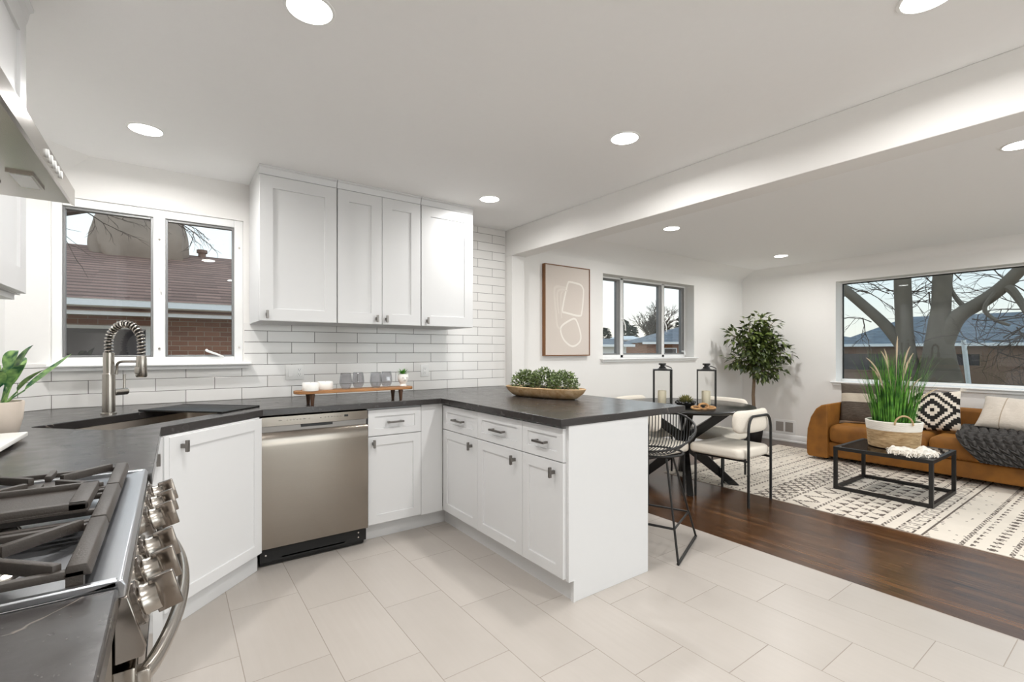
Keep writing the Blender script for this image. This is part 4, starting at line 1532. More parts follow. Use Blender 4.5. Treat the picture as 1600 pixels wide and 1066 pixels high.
# ------------------------------------------------------------------ wire bar stool
r = thing('bar_stool', 'black wire basket bar stool on sled legs beside the end of the peninsula', 'bar stool', (2.535, 1.945, 0), R(112))
def rimz(ph):
    return 0.735 - 0.095 * math.sin(ph)
RX, RY = 0.245, 0.235
B().tube([(RX * math.cos(a), RY * math.sin(a), rimz(a)) for a in [2 * PI * i / 56 for i in range(56)]], 0.0068, 10, closed=True).build('rim', 'black_metal', r)
B().tube([(0.17 * math.cos(a), 0.16 * math.sin(a), 0.598) for a in [2 * PI * i / 40 for i in range(40)]], 0.007, 8, closed=True).build('seat_ring', 'black_metal', r)
for i in range(23):
    x = -0.22 + 0.44 * i / 22
    s = math.sqrt(max(0, 1 - (x / RX) ** 2))
    a = math.acos(x / RX)
    yb_, yf_ = -RY * s, RY * s
    zb_, zf_ = rimz(-a), rimz(a)
    lo = 0.606 + 0.11 * (abs(x) / 0.22) ** 4
    pts = [(x, yb_, zb_), (x, yb_ * 0.98, zb_ * 0.55 + lo * 0.45), (x, yb_ * 0.90, zb_ * 0.2 + lo * 0.8), (x, yb_ * 0.7, lo + 0.006), (x, yb_ * 0.3, lo), (x, yf_ * 0.4, lo), (x, yf_ * 0.8, min(zf_, lo + 0.008)), (x, yf_, zf_)]
    B().tube(pts, 0.0032, 6).build('wire', 'black_metal', r)
for s in (-1, 1):
    B().tube([(s * 0.12, 0.19, 0.6), (s * 0.2, 0.24, 0.011)], 0.0068, 8).build('leg', 'black_metal', r)
    B().tube([(s * 0.13, 0.09, 0.605), (s * 0.2, -0.25, 0.011)], 0.0068, 8).build('leg', 'black_metal', r)
    B().tube([(s * 0.2, -0.255, 0.0095), (s * 0.2, 0.245, 0.0095)], 0.0085, 8).build('runner', 'black_metal', r)
    B().tube([(s * 0.173, 0.223, 0.2), (s * 0.177, -0.14, 0.2)], 0.0065, 8).build('stretcher', 'black_metal', r)
B().tube([(-0.173, 0.223, 0.2), (0.173, 0.223, 0.2)], 0.0075, 8).build('footrest', 'black_metal', r)
B().tube([(-0.177, -0.14, 0.2), (0.177, -0.14, 0.2)], 0.0065, 8).build('stretcher', 'black_metal', r)

# ------------------------------------------------------------------ framed art
r = thing('wall_art', 'tall framed canvas with two looped ivory outlines beside the dining window', 'picture', (3.37, YW, 1.663), 0)
ax, az = 0.317, 0.468
m = rect_frame(B(), -ax, ax, -az, az, -0.043, 0.0, 0.009, 0.009, 0.009, 0.009)
m.build('frame', 'frame_wood', r)
m = B()
m.box((-ax + 0.009, -0.036, -az + 0.009), (ax - 0.009, -0.004, az - 0.009))
cvs = m.build('canvas', 'paper', r, smooth=False)


def loop(pts, wd_, matn, nm, closed=True):
    P = [Vector((p[0], -0.0366, p[1])) for p in pts]
    sm = []
    n = len(P)
    for i in range(n if closed else n - 1):
        p0, p1, p2, p3 = [P[(i + k) % n] if closed else P[min(max(i + k, 0), n - 1)] for k in (-1, 0, 1, 2)]
        for k in range(8):
            t_ = k / 8
            sm.append(0.5 * ((2 * p1) + (p2 - p0) * t_ + (2 * p0 - 5 * p1 + 4 * p2 - p3) * t_ * t_ + (3 * p1 - p0 - 3 * p2 + p3) * t_ ** 3))
    m = B()
    m.tube(sm, wd_, 8, closed=closed, flat=(1.0, 1.0))
    bmesh.ops.scale(m.bm, vec=(1, 0.06, 1), space=Matrix.Translation((0, 0.0366, 0)), verts=m.bm.verts)
    m.build(nm, matn, cvs)


loop([(0.0, 0.29), (0.03, 0.305), (0.17, 0.29), (0.215, 0.255), (0.225, 0.2), (0.20, 0.0), (0.16, -0.045), (-0.03, -0.02), (-0.075, -0.01), (-0.07, 0.05), (-0.03, 0.2)], 0.010, 'paint_line', 'painted_loop')
loop([(0.02, -0.10), (0.10, -0.08), (0.15, -0.15), (0.185, -0.26), (0.16, -0.33), (0.06, -0.37), (-0.05, -0.31), (-0.10, -0.22), (-0.085, -0.16)], 0.010, 'paint_line', 'painted_loop')
loop([(-0.03, 0.235), (-0.16, 0.24), (-0.19, 0.18), (-0.17, -0.02), (-0.15, -0.16), (-0.10, -0.2)], 0.014, 'paint_faint', 'faint_stroke', False)
loop([(0.0, 0.21), (-0.12, 0.21), (-0.15, 0.15), (-0.13, -0.05)], 0.011, 'paint_faint', 'faint_stroke', False)
loop([(-0.07, 0.2), (-0.1, 0.15), (-0.09, -0.1)], 0.009, 'paint_faint', 'faint_stroke', False)

MT['vent_grey'] = plain('grey_grille_paint', (158, 152, 146), 0.6)  # plain grey of the register grilles
# ------------------------------------------------------------------ return-air vent
r = thing('wall_vent', 'white wall register with two dark grilles above the baseboard', 'vent', (XR, 3.12, 0.10), R(-90))
B().box((-0.137, -0.008, 0.0), (0.137, 0.001, 0.195), r=0.002, seg=1).build('register', 'trim', r)
for xx in (-0.062, 0.062):
    B().box((xx - 0.05, -0.0095, 0.035), (xx + 0.05, -0.007, 0.165)).build('grille', 'vent_grey', r)

# ------------------------------------------------------------------ ficus tree
TX, TY = 6.40, 3.30
r = thing('ficus_tree', 'leafy green ficus tree in a black pot in the room corner', 'potted tree', (TX, TY, 0), 0)
B().lathe([(0, 0), (0.085, 0), (0.09, 0.01), (0.112, 0.16), (0.114, 0.2), (0.104, 0.2), (0.1, 0.17), (0, 0.17)], seg=28).build('pot', 'black_pot', r)
B().lathe([(0.1005, 0.165), (0, 0.178)], seg=20).build('soil', 'soil', r)
m = B()
trunk = [(0, 0, 0.16), (0.008, 0.0, 0.4), (-0.006, 0.004, 0.65), (0.01, 0.0, 0.85), (0.0, 0.01, 1.02)]
m.tube(trunk, [0.027, 0.023, 0.021, 0.02, 0.018], 10)
rnd = random.Random(21)
ends = []
# camera-facing plane: u is across the view, v away from it, to keep the crown inside the corner
U = Vector((0.812, -0.584, 0))
V = Vector((-0.584, -0.812, 0))
targets = [(-0.34, 0.08, 1.10, 5), (-0.30, 0.02, 1.47, 8), (-0.13, 0.12, 1.62, 9), (0.07, 0.05, 1.70, 10), (0.20, 0.1, 1.62, 9), (0.34, 0.05, 1.42, 8), (0.38, 0.1, 1.22, 8), (0.27, 0.12, 1.0, 6), (0.12, 0.16, 0.93, 6), (0.0, 0.2, 1.25, 9),
           (-0.14, 0.18, 1.30, 9), (0.15, 0.18, 1.38, 10), (-0.05, 0.02, 1.50, 8), (0.24, -0.02, 1.27, 8), (-0.17, -0.02, 1.12, 6), (0.05, 0.15, 1.1, 8), (0.18, 0.0, 1.55, 8), (0.0, 0.12, 1.48, 8), (-0.10, 0.1, 1.02, 3)]
fol = B()
for (u, v, z, q) in targets:
    st = Vector(trunk[4]) if z > 1.0 else Vector((0.005, 0, 0.9))
    en = U * u + V * v + Vector((0, 0, z))
    mid = st.lerp(en, 0.5) + Vector((0, 0, 0.10)) + U * rnd.uniform(-0.04, 0.04)
    path = [st * (1 - t) ** 2 + mid * 2 * t * (1 - t) + en * t * t for t in [k / 8 for k in range(9)]]
    m.tube(path, [0.011 - 0.001 * k for k in range(9)], 6)
    for k in range(q * 10):
        t = rnd.uniform(0.42, 1.0)
        b_ = st * (1 - t) ** 2 + mid * 2 * t * (1 - t) + en * t * t
        spread = Vector((rnd.uniform(-1, 1), rnd.uniform(-1, 1), rnd.uniform(-1, 0.9)))
        c = b_ + spread * 0.085
        d = (spread + Vector((0, 0, -0.45)) + (en - st).normalized() * 0.4)
        fol.leaf(c, d, (rnd.uniform(-.6, .6), rnd.uniform(-.6, .6), 1), rnd.uniform(0.075, 0.11), rnd.uniform(0.04, 0.056), fold=0.12, droop=0.2)
m.build('trunk', 'bark', r)
fol.build('foliage', 'ficus', r, angle=20)

# ------------------------------------------------------------------ rug (woven pattern as coloured cells)
RX0, RX1, RY0, RY1 = 4.10, 6.52, -0.05, 3.04
cu, cvv = 0.0125, 0.0125
nu, nv = int((RX1 - RX0) / cu), int((RY1 - RY0) / cvv)
rnd = random.Random(5)
wear = {}
def tri(i, p):
    i %= p
    return min(i, p - i)
bands = []   # (y_hi, y_lo, kind)
def rug_dark(i, j):
    y = RY0 + (j + 0.5) * cvv
    a = rnd.random()
    for hi, lo, kind in bands:
        if lo <= y < hi:
            f = int((y - lo) / cvv)
            n = int(round((hi - lo) / cvv))
            if kind == 'line':
                return (f == (i // 2) % 2) or a < 0.15
            if kind == 'dash':
                return f % 6 == 2 and (i // 5) % 2 == 0 and a < 0.8
            if kind == 'zig':
                return abs(tri(i, 16) - f * 8 / max(1, n - 1)) < 1.3 and a < 0.85
            if kind == 'tri':
                rr = f // 7
                g = f % 7
                return g < 6 and tri(i + rr * 5, 10) <= (5 - g) * 0.62 and a < 0.9
            if kind == 'dia':
                return abs(tri(i, 14) - 3.5) + abs((f % 8) - 3.5) * 0.8 < 2.4 and a < 0.85
            if kind == 'xx':
                g = f % 9
                return (abs(tri(i, 18) - g) < 1.2 or abs((9 - tri(i, 18)) - g) < 1.2) and a < 0.8
            if kind == 'key':
                k = i % 9
                return (k in (0, 6) or f in (0, n - 1) or (k == 3 and f > n // 2)) and k < 7 and a < 0.85
            if kind == 'comb':
                return (f == n - 1) or (i % 3 == 0 and a < 0.8 and f > (i * 7 % 5))
            if kind == 'h':
                return ((i % 8) in (1, 4) and f % 9 < 7 or (f % 9 == 3 and 1 <= i % 8 <= 4)) and a < 0.7
    return a < 0.012
for s in ((2.98, 2.90, 'dash'), (2.84, 2.815, 'line'), (2.78, 2.62, 'h'), (2.58, 2.50, 'dash'), (2.46, 2.435, 'line'), (2.41, 2.29, 'h'), (2.26, 2.235, 'line'), (2.20, 2.14, 'dash'),
          (2.12, 1.90, 'xx'), (1.885, 1.86, 'line'), (1.84, 1.68, 'zig'), (1.645, 1.62, 'line'), (1.60, 1.26, 'tri'), (1.215, 1.19, 'line'), (1.125, 1.03, 'key'), (0.985, 0.92, 'comb'),
          (0.80, 0.775, 'line'), (0.755, 0.60, 'dia'), (0.58, 0.555, 'line'), (0.52, 0.36, 'tri'), (0.30, 0.275, 'line'), (0.25, 0.12, 'xx'), (0.06, 0.035, 'line')):
    bands.append(s)
m = B()
V_ = m.grid(nu, nv, lambda i, j: Vector((RX0 + (RX1 - RX0) * i / nu, RY0 + (RY1 - RY0) * j / nv, 0.0055)), lambda i, j: 1 if rug_dark(i, j) else 0)
loopv = [V_[i][0] for i in range(nu + 1)] + [V_[nu][j] for j in range(1, nv + 1)] + [V_[i][nv] for i in range(nu - 1, -1, -1)] + [V_[0][j] for j in range(nv - 1, 0, -1)]
low = [m.bm.verts.new((v.co.x, v.co.y, 0.0003)) for v in loopv]
for k in range(len(loopv)):
    k2 = (k + 1) % len(loopv)
    m.face([loopv[k], loopv[k2], low[k2], low[k]])
o = m.build('rug', ['rug_cream', 'rug_dark'], origin=(5.3, 1.5, 0), smooth=False)
tag(o, 'cream woven rug with charcoal tribal bands under the coffee table and sofa', 'rug')
RZ = 0.006

# ------------------------------------------------------------------ sofa
r = thing('sofa', 'rounded cognac velvet sofa under the picture window', 'sofa', (6.4, 1.35, RZ), 0)
SY0, SY1 = 0.235, 2.475
def sofa_arm(y_in, y_out):
    s = 1 if y_out > y_in else -1
    m = B()
    w_ = abs(y_out - y_in)
    pr_ = [(0, 0.03), (w_ - 0.02, 0.03), (w_ - 0.004, 0.06), (w_, 0.16), (w_ - 0.01, 0.34), (w_ - 0.045, 0.48), (w_ - 0.10, 0.58), (w_ - 0.155, 0.625), (w_ - 0.2, 0.638), (0, 0.638)]
    m.prism([(y_in + s * a, z + RZ) for a, z in pr_], 5.985, 6.815, 'x')
    return m
for a_, b_ in ((SY1 - 0.215, SY1), (SY0 + 0.215, SY0)):
    md = sofa_arm(a_, b_).build('arm', 'velvet', r, W=True, bevel=0.024, angle=32).modifiers[0]
    md.segments = 4
m = B()
m.box((6.03, SY0 + 0.2, 0.056), (6.80, SY1 - 0.2, 0.215), r=0.015, seg=3)
m.build('base', 'velvet', r, W=True, angle=60)
ym = 1.395
for a, b in ((ym + 0.004, SY1 - 0.218), (SY0 + 0.218, ym - 0.004)):
    m = B()
    m.box((5.99, a, 0.217), (6.60, b, 0.415), r=0.06, seg=6)
    for v in m.bm.verts:
        if v.co.z > 0.33:
            fx = max(0, 1 - ((v.co.x - 6.29) / 0.34) ** 2)
            fy_ = max(0, 1 - ((v.co.y - (a + b) / 2) / ((b - a) / 2)) ** 2)
            v.co.z += 0.022 * fx * fy_
    m.build('seat_cushion', 'velvet', r, W=True, angle=75)
m = B()
m.prism([(6.56, 0.22), (6.60, 0.63), (6.63, 0.652), (6.76, 0.652), (6.80, 0.62), (6.815, 0.06), (6.60, 0.06)], SY0 + 0.19, SY1 - 0.19, 'y', r=0.012, seg=3)
m.build('backrest', 'velvet', r, W=True, angle=60)
for xx in (6.12, 6.72):
    for yy in (SY0 + 0.15, SY1 - 0.15):
        B().cyl((xx, yy, RZ), (xx, yy, 0.07), 0.025, seg=12).build('foot', 'black_wood', r, W=True)


def pillow(name, label, w_, h_, t_, centre, lean, yaw, mats, cell, roll=0, n=44, group=None):
    """lean: degrees tipped back; yaw: turn about z from facing -x"""
    o = B()
    V0 = {}
    def pt(i, j, s):
        u, v = 2 * i / n - 1, 2 * j / n - 1
        z = s * t_ / 2 * (max(0, 1 - abs(u) ** 2.6) * max(0, 1 - abs(v) ** 2.6)) ** 0.42
        x = u * w_ / 2 * (1 - 0.055 * (1 - v * v))
        y = v * h_ / 2 * (1 - 0.055 * (1 - u * u))
        return Vector((x, y, z + 0.004 * math.sin(9 * u + 4 * v) * (1 - u * u) * (1 - v * v)))
    for s in (1, -1):
        G = []
        for i in range(n + 1):
            row = []
            for j in range(n + 1):
                edge = i in (0, n) or j in (0, n)
                if edge and s == -1:
                    row.append(V0[(i, j)])
                else:
                    vv = o.bm.verts.new(pt(i, j, s))
                    if edge:
                        V0[(i, j)] = vv
                    row.append(vv)
            G.append(row)
        for i in range(n):
            for j in range(n):
                o.face([G[i][j], G[i + 1][j], G[i + 1][j + 1], G[i][j + 1]], cell(i, j, n) if s == 1 else 0)
    # local x -> -y, local y -> up, local z -> -x
    Mx = Matrix(((0, 0, -1, 0), (-1, 0, 0, 0), (0, 1, 0, 0), (0, 0, 0, 1)))
    ob = o.build(name, mats)
    ob.matrix_world = Matrix.Translation(centre) @ Matrix.Rotation(R(yaw), 4, 'Z') @ Matrix.Rotation(R(lean), 4, 'Y') @ Mx @ Matrix.Rotation(R(roll), 4, 'Z')
    tag(ob, label, 'cushion', group)
    return ob


brown = mk_bands('brown_woven_cushion', [(0, lin(206, 192, 172)), (0.06, lin(66, 56, 48)), (0.53, lin(214, 202, 184)), (0.74, lin(64, 54, 46)), (1, lin(64, 54, 46))], 1, 150, -0.235, 0.235)
pillow('cushion', 'dark brown woven cushion with a cream stripe against the rounded sofa arm', 0.46, 0.47, 0.15, (6.41, 2.045, 0.635), 14, 9, [brown], lambda i, j, n: 0)


def diamond(i, j, n):
    u, v = abs(i - n / 2 + 0.5) / n, abs(j - n / 2 + 0.5) / n
    st = (int(u * 20) / 20) + (int(v * 20) / 20)
    for lim, c in ((0.05, 1), (0.15, 0), (0.29, 1), (0.38, 0), (0.49, 1), (0.60, 0), (0.71, 1)):
        if st < lim:
            return c
    return 0


p_ = pillow('cushion', 'black and white cushion with stepped diamond pattern in the middle of the sofa', 0.42, 0.42, 0.14, (6.415, 1.43, 0.62), 17, -6, ['pattern_cream', 'pattern_black'], diamond, roll=6, n=66)
for (sx, sy) in ((1, -1), (-1, -1), (1, 1), (-1, 1)):
    m = B()
    for k in range(14):
        a = random.uniform(-0.6, 0.6)
        d = Vector((sx * (0.7 + a), sy * (0.7 - a), random.uniform(-.3, .3))).normalized()
        b_ = Vector((sx * 0.203, sy * 0.203, 0))
        m.tube([b_, b_ + d * 0.02, b_ + d * 0.05], [0.003, 0.003, 0.0015], 5)
    m.build('tassel', 'white_yarn', p_)
cream = mk_bands('oatmeal_cushion', [(0, lin(222, 212, 200)), (0.31, lin(176, 160, 140)), (0.325, lin(222, 212, 200)), (1, lin(222, 212, 200))], 0, 30, -0.27, 0.27)
pillow('cushion', 'oatmeal cushion leaning on the dark knitted throw', 0.54, 0.36, 0.16, (6.35, 0.82, 0.65), 40, -4, [cream], lambda i, j, n: 0, roll=-4)

# chunky knitted throw: over the backrest, across the seat and down the front
m = B()
prof_ = [(6.835, 0.44), (6.832, 0.60), (6.815, 0.672), (6.74, 0.69), (6.63, 0.686), (6.575, 0.66), (6.56, 0.60), (6.545, 0.50), (6.51, 0.475), (6.40, 0.478), (6.25, 0.475), (6.10, 0.465), (6.02, 0.44), (5.965, 0.38), (5.95, 0.31), (5.955, 0.235)]
PV = [Vector((x, 0, z)) for x, z in prof_]
acc = [0.0]
for a, b in zip(PV[:-1], PV[1:]):
    acc.append(acc[-1] + (b - a).length)
TL = acc[-1]
def along(t):
    d = t * TL
    for k in range(len(acc) - 1):
        if acc[k + 1] >= d - 1e-9:
            f = (d - acc[k]) / (acc[k + 1] - acc[k])
            tg = (PV[min(k + 2, len(PV) - 1)] - PV[max(k - 1, 0)]).normalized()
            return PV[k].lerp(PV[k + 1], f), tg
    return PV[-1], (PV[-1] - PV[-2]).normalized()
NU, NV_ = 240, 130
def knit(i, j, s):
    t, q = i / NU, j / NV_
    p, tg = along(t)
    nrm = Vector((tg.z, 0, -tg.x))
    # the throw spreads out over the seat and gathers over the back
    y0 = 1.02 + 0.17 * min(1, max(0, (t - 0.30) / 0.25)) - 0.16 * max(0, (t - 0.83) / 0.17) + 0.02 * math.sin(t * 23)
    y1 = 0.47 + 0.01 * math.sin(t * 31)
    y = y0 + (y1 - y0) * q
    uu, vv = q * (y0 - y1) / 0.062, t * TL / 0.042
    c = abs((uu % 1) - 0.5) * 2
    ph = vv + 0.65 * c
    b = (0.5 + 0.5 * math.cos(2 * PI * ph)) ** 0.6 * (1 - c ** 5)
    wav = 0.010 * math.sin(uu * 0.9 + t * 9) * math.sin(t * 17)
    h = (0.012 + 0.034 * b + max(0, 1.6 * wav)) if s > 0 else 0.002
    out = p + Vector((0, y, 0)) + nrm * h
    return out
sgn = None
A_ = m.grid(NU, NV_, lambda i, j: knit(i, j, 1))
C_ = m.grid(NU, NV_, lambda i, j: knit(i, j, -1))
ringa = [A_[i][0] for i in range(NU + 1)] + [A_[NU][j] for j in range(1, NV_ + 1)] + [A_[i][NV_] for i in range(NU - 1, -1, -1)] + [A_[0][j] for j in range(NV_ - 1, 0, -1)]
ringc = [C_[i][0] for i in range(NU + 1)] + [C_[NU][j] for j in range(1, NV_ + 1)] + [C_[i][NV_] for i in range(NU - 1, -1, -1)] + [C_[0][j] for j in range(NV_ - 1, 0, -1)]
for k in range(len(ringa)):
    k2 = (k + 1) % len(ringa)
    m.face([ringa[k], ringa[k2], ringc[k2], ringc[k]])
o = m.build('throw_blanket', 'knit', origin=(6.3, 0.8, 0.45), angle=80)
tag(o, 'charcoal chunky knitted throw draped over the sofa back and seat', 'blanket')

# ------------------------------------------------------------------ coffee table and what stands on it
r = thing('coffee_table', 'black square-tube coffee table with a dark glass top on the rug', 'coffee table', (5.19, 1.435, RZ), 0)
ca, cb, ch, ct = 0.345, 0.345, 0.378, 0.028
for sx in (-1, 1):
    for sy in (-1, 1):
        B().box((sx * ca - sx * ct, sy * cb - sy * ct, ct), (sx * ca, sy * cb, ch - ct)).build('leg', 'black_metal', r, bevel=0.001)
for nm, z0_ in (('bottom_frame', 0.0), ('top_frame', ch - ct)):
    m = B()
    for s in (-1, 1):
        m.box((-ca, s * cb - s * ct, z0_), (ca, s * cb, z0_ + ct))
        m.box((s * ca - s * ct, -cb + ct, z0_), (s * ca, cb - ct, z0_ + ct))
    m.build(nm, 'black_metal', r)
B().box((-ca + ct, -cb + ct, ch - 0.010), (ca - ct, cb - ct, ch - 0.001)).build('glass_top', 'black_glass', r)
ZCT = ch + RZ

GX_, GY_ = 5.275, 1.46
r = thing('basket_of_grass', 'tall green foxtail grass planted in a two-tone woven basket on the coffee table', 'potted plant', (GX_, GY_, ZCT), 0)
m = B()
rows = 26
pr_ = []
for i in range(rows * 4 + 1):
    t = i / (rows * 4)
    pr_.append((0.180 + 0.014 * t ** 0.8 + 0.0035 * abs(math.sin(PI * t * rows)), 0.006 + 0.152 * t))
m.lathe([(0, 0.0), (0.172, 0.0)] + pr_, seg=56)
straw = mk_grain('straw_weave', (150, 118, 78), (218, 192, 152), (14, 14, 110), 0.85)
m.build('basket', straw, r)
m = B()
pr_ = []
for i in range(33):
    t = i / 32
    pr_.append((0.195 + 0.010 * t + 0.003 * abs(math.sin(PI * t * 9)), 0.158 + 0.078 * t))
m.lathe([(0.190, 0.157)] + pr_ + [(0.197, 0.240), (0.188, 0.234), (0.178, 0.17)], seg=56)
m.build('rim_band', 'white_yarn', r)
for az in (215, 35):
    a = R(az)
    c = Vector((0.203 * math.cos(a), 0.203 * math.sin(a), 0.225))
    s = Vector((-math.sin(a), math.cos(a), 0))
    n_ = Vector((math.cos(a), math.sin(a), 0))
    B().tube([c + s * 0.065 * math.cos(t) + Vector((0, 0, 1)) * (0.075 * math.sin(t) if t >= 0 and t <= PI else 0) + n_ * 0.006 for t in [-0.35 + (PI + 0.7) * k / 20 for k in range(21)]], 0.0075, 8).build('handle', straw, r)
B().lathe([(0.186, 0.19), (0, 0.2)], seg=24).build('soil', 'soil', r)
rnd = random.Random(11)
m = B()
def strip(m, p, d, L, W_, bend, n=8):
    d = Vector(d).normalized()
    out = Vector((d.x, d.y, 0))
    out = out.normalized() if out.length > 1e-4 else Vector((1, 0, 0))
    s = out.cross(Vector((0, 0, 1)))
    rw = []
    for k in range(n + 1):
        t = k / n
        c = Vector(p) + d * L * t + out * bend * L * t ** 2.2 - Vector((0, 0, 1)) * bend * 0.55 * L * t ** 3
        w_ = W_ * (1 - t ** 1.6) * 0.5 + 0.0004
        rw.append([m.bm.verts.new(c - s * w_), m.bm.verts.new(c + out * w_ * 0.4), m.bm.verts.new(c + s * w_)])
    for a, b in zip(rw[:-1], rw[1:]):
        m.face([a[0], a[1], b[1], b[0]])
        m.face([a[1], a[2], b[2], b[1]])
    return c
for k in range(330):
    a = rnd.random() * 2 * PI
    q = math.sqrt(rnd.random())
    p = (0.15 * q * math.cos(a), 0.15 * q * math.sin(a), 0.19)
    ln = rnd.uniform(0.36, 0.72) if rnd.random() < 0.7 else rnd.uniform(0.25, 0.4)
    lean = 0.17 * q * rnd.uniform(0.3, 1.2)
    a2 = a + rnd.uniform(-0.6, 0.6)
    strip(m, p, (lean * math.cos(a2), lean * math.sin(a2), 1), ln, rnd.uniform(0.008, 0.013), rnd.uniform(0.0, 0.22) * q)
m.build('grass_blades', 'grass', r)
UC = Vector((0.812, -0.584, 0))
VC = Vector((-0.584, -0.812, 0))
for (u, z, lx, bend) in ((0.0, 0.99, 0.06, 0.03), (-0.30, 0.80, -0.16, 0.12), (-0.2, 0.86, -0.10, 0.04), (-0.09, 0.88, -0.04, 0.0), (0.12, 0.90, 0.09, 0.05), (0.15, 0.84, 0.1, 0.08), (0.06, 0.78, 0.03, -0.05),
                         (0.24, 0.62, 0.2, 0.14), (0.30, 0.53, 0.24, 0.2), (0.09, 0.63, -0.02, -0.12), (-0.01, 0.60, 0.0, 0.02), (-0.24, 0.72, -0.2, 0.02)):
    v = rnd.uniform(0.0, 0.12)
    base = UC * (u * 0.25) + VC * v * 0.5 + Vector((0, 0, 0.2))
    tip = UC * u + VC * v + Vector((0, 0, z))
    ctrl = UC * (u * 0.35) + VC * v * 0.7 + Vector((0, 0, z * 0.85))
    path = [base * (1 - t) ** 2 + ctrl * 2 * t * (1 - t) + tip * t * t for t in [k / 18 for k in range(19)]]
    m = B()
    rad = [0.0016] * 10 + [0.003, 0.0052, 0.0066, 0.0070, 0.0066, 0.0058, 0.0048, 0.0032, 0.001]
    m.tube(path, rad, 7)
    for k in range(10, 18):
        for h in range(10):
            d = Vector((rnd.uniform(-1, 1), rnd.uniform(-1, 1), rnd.uniform(-0.2, 1))).normalized()
            p = path[k].lerp(path[k + 1], rnd.random())
            m.tube([p, p + d * rad[k] * 1.9], [0.0011, 0.0004], 3, cap=False)
    m.build('plume', 'plume', r)

o = B()
rnd = random.Random(2)
nu_, nv_ = 60, 36
def lump(i, j):
    t, a = i / nu_, 2 * PI * j / nv_
    x = -0.17 + 0.34 * t
    env = max(0.02, math.sin(PI * min(1, max(0, t))) ** 0.55)
    hgt = (0.036 + 0.008 * math.sin(t * 9 + 1) + 0.004 * math.sin(t * 21)) * env ** 0.6
    wd_ = (0.085 + 0.02 * math.sin(t * 7)) * env
    rip = 1 + 0.10 * math.sin(9 * a + 14 * t) + 0.07 * math.sin(17 * a - 26 * t)
    y = wd_ * math.cos(a) * rip + 0.02 * math.sin(t * 8)
    z = max(0.0008, hgt * (math.sin(a) * 1.1 + 0.75) * rip)
    return Vector((x, y, z))
G = o.grid(nu_, nv_ - 1, lump)
for i in range(nu_):
    o.face([G[i][nv_ - 1], G[i + 1][nv_ - 1], G[i + 1][0], G[i][0]])
cl = o.build('cotton_wrap', 'white_yarn', angle=80)
cl.location = (4.955, 1.24, ZCT)
cl.rotation_euler = (0, 0, R(-62))
tag(cl, 'bundled white cotton cloth with ragged fringe on the coffee table corner', 'cloth')
m = B()
for k in range(90):
    t = rnd.random()
    sd = rnd.choice((-1, 1))
    p = lump(int(t * nu_), 0 if sd > 0 else nv_ // 2)
    p.z = rnd.uniform(0.006, 0.05)
    d = Vector((rnd.uniform(-0.7, 0.7), sd * rnd.uniform(0.5, 1), rnd.uniform(-0.2, 0.3)))
    L = rnd.uniform(0.02, 0.05)
    q1, q2 = p + d * L * 0.5, p + d * L
    q1.z, q2.z = max(q1.z - 0.004, 0.004), max(q2.z - 0.02, 0.003)
    m.tube([p, q1, q2], [0.004, 0.0035, 0.002], 5)
m.build('fringe', 'white_yarn', cl)
# ------------------------------------------------------------------ outside the windows
MT['brick'] = None
def mk_brick(axis):
    n = NT('red_brick_' + axis)
    p = n.pos()
    br_ = n.node('ShaderNodeTexBrick')
    u = p[0] if axis == 'x' else p[1]
    n.put(br_.inputs['Vector'], n.xyz(u, p[2], 0.0))
    br_.inputs['Scale'].default_value = 1.0
    br_.inputs['Brick Width'].default_value = 0.22
    br_.inputs['Row Height'].default_value = 0.078
    br_.inputs['Mortar Size'].default_value = 0.005
    br_.inputs['Color1'].default_value = lin(140, 92, 70)
    br_.inputs['Color2'].default_value = lin(168, 114, 88)
    br_.inputs['Mortar'].default_value = lin(186, 170, 152)
    f = n.noise(n.node('ShaderNodeNewGeometry').outputs['Position'], 3, 3)
    n.set(n.mix(n.math('MULTIPLY', f, 0.4), br_.outputs['Color'], lin(128, 84, 70)), 0.9)
    return n.m


def mk_shingle(name, c1, c2, pitch=0.13, axis=1):
    n = NT(name)
    p = n.pos()
    v = n.math('DIVIDE', p[2], pitch * 0.32)
    fr = n.math('FRACT', n.math('ADD', v, 200.0))
    row = n.math('FLOOR', v)
    u = p[0] if axis == 1 else p[1]
    cell = n.white(n.xyz(row, n.math('FLOOR', n.math('MULTIPLY', u, 3.0)), 0.0))
    wob = n.noise(n.xyz(n.math('MULTIPLY', p[0], 1.0), n.math('MULTIPLY', p[1], 1.0), row), 4, 3)
    edge = n.math('LESS_THAN', fr, n.math('ADD', 0.2, n.math('MULTIPLY', wob, 0.4)))
    c = n.mix(cell, lin(*c1), lin(*c2))
    n.set(n.mix(n.math('MULTIPLY', edge, 0.75), c, lin(80, 60, 54)), 0.9)
    return n.m


MT['brick_x'] = mk_brick('x')
MT['brick_y'] = mk_brick('y')
MT['shingle'] = mk_shingle('brown_shingles', (134, 104, 92), (160, 126, 112), 0.21)
MT['grey_shingle'] = mk_shingle('slate_grey_shingles', (120, 130, 140), (136, 146, 156), 0.2)
MT['grey_shingle_y'] = mk_shingle('slate_blue_shingles', (112, 126, 138), (132, 146, 158), 0.2, 0)
MT['snow_roof'] = plain('pale_flat_roof', (226, 226, 226), 0.8)
MT['ext_white'] = plain('white_gutter', (246, 246, 248), 0.6)
MT['ext_tan'] = plain('tan_soffit', (160, 140, 118), 0.8)
MT['tarp'] = plain('grey_canvas_tarp', (160, 145, 132), 0.9, var=0.3, scale=3, bump=0.4, bscale=8)
MT['ext_bark'] = plain('grey_tree_bark', (118, 106, 94), 0.95, var=0.3, scale=4, bump=0.8, bscale=9)
MT['twig'] = plain('bare_twig', (92, 78, 70), 0.95)
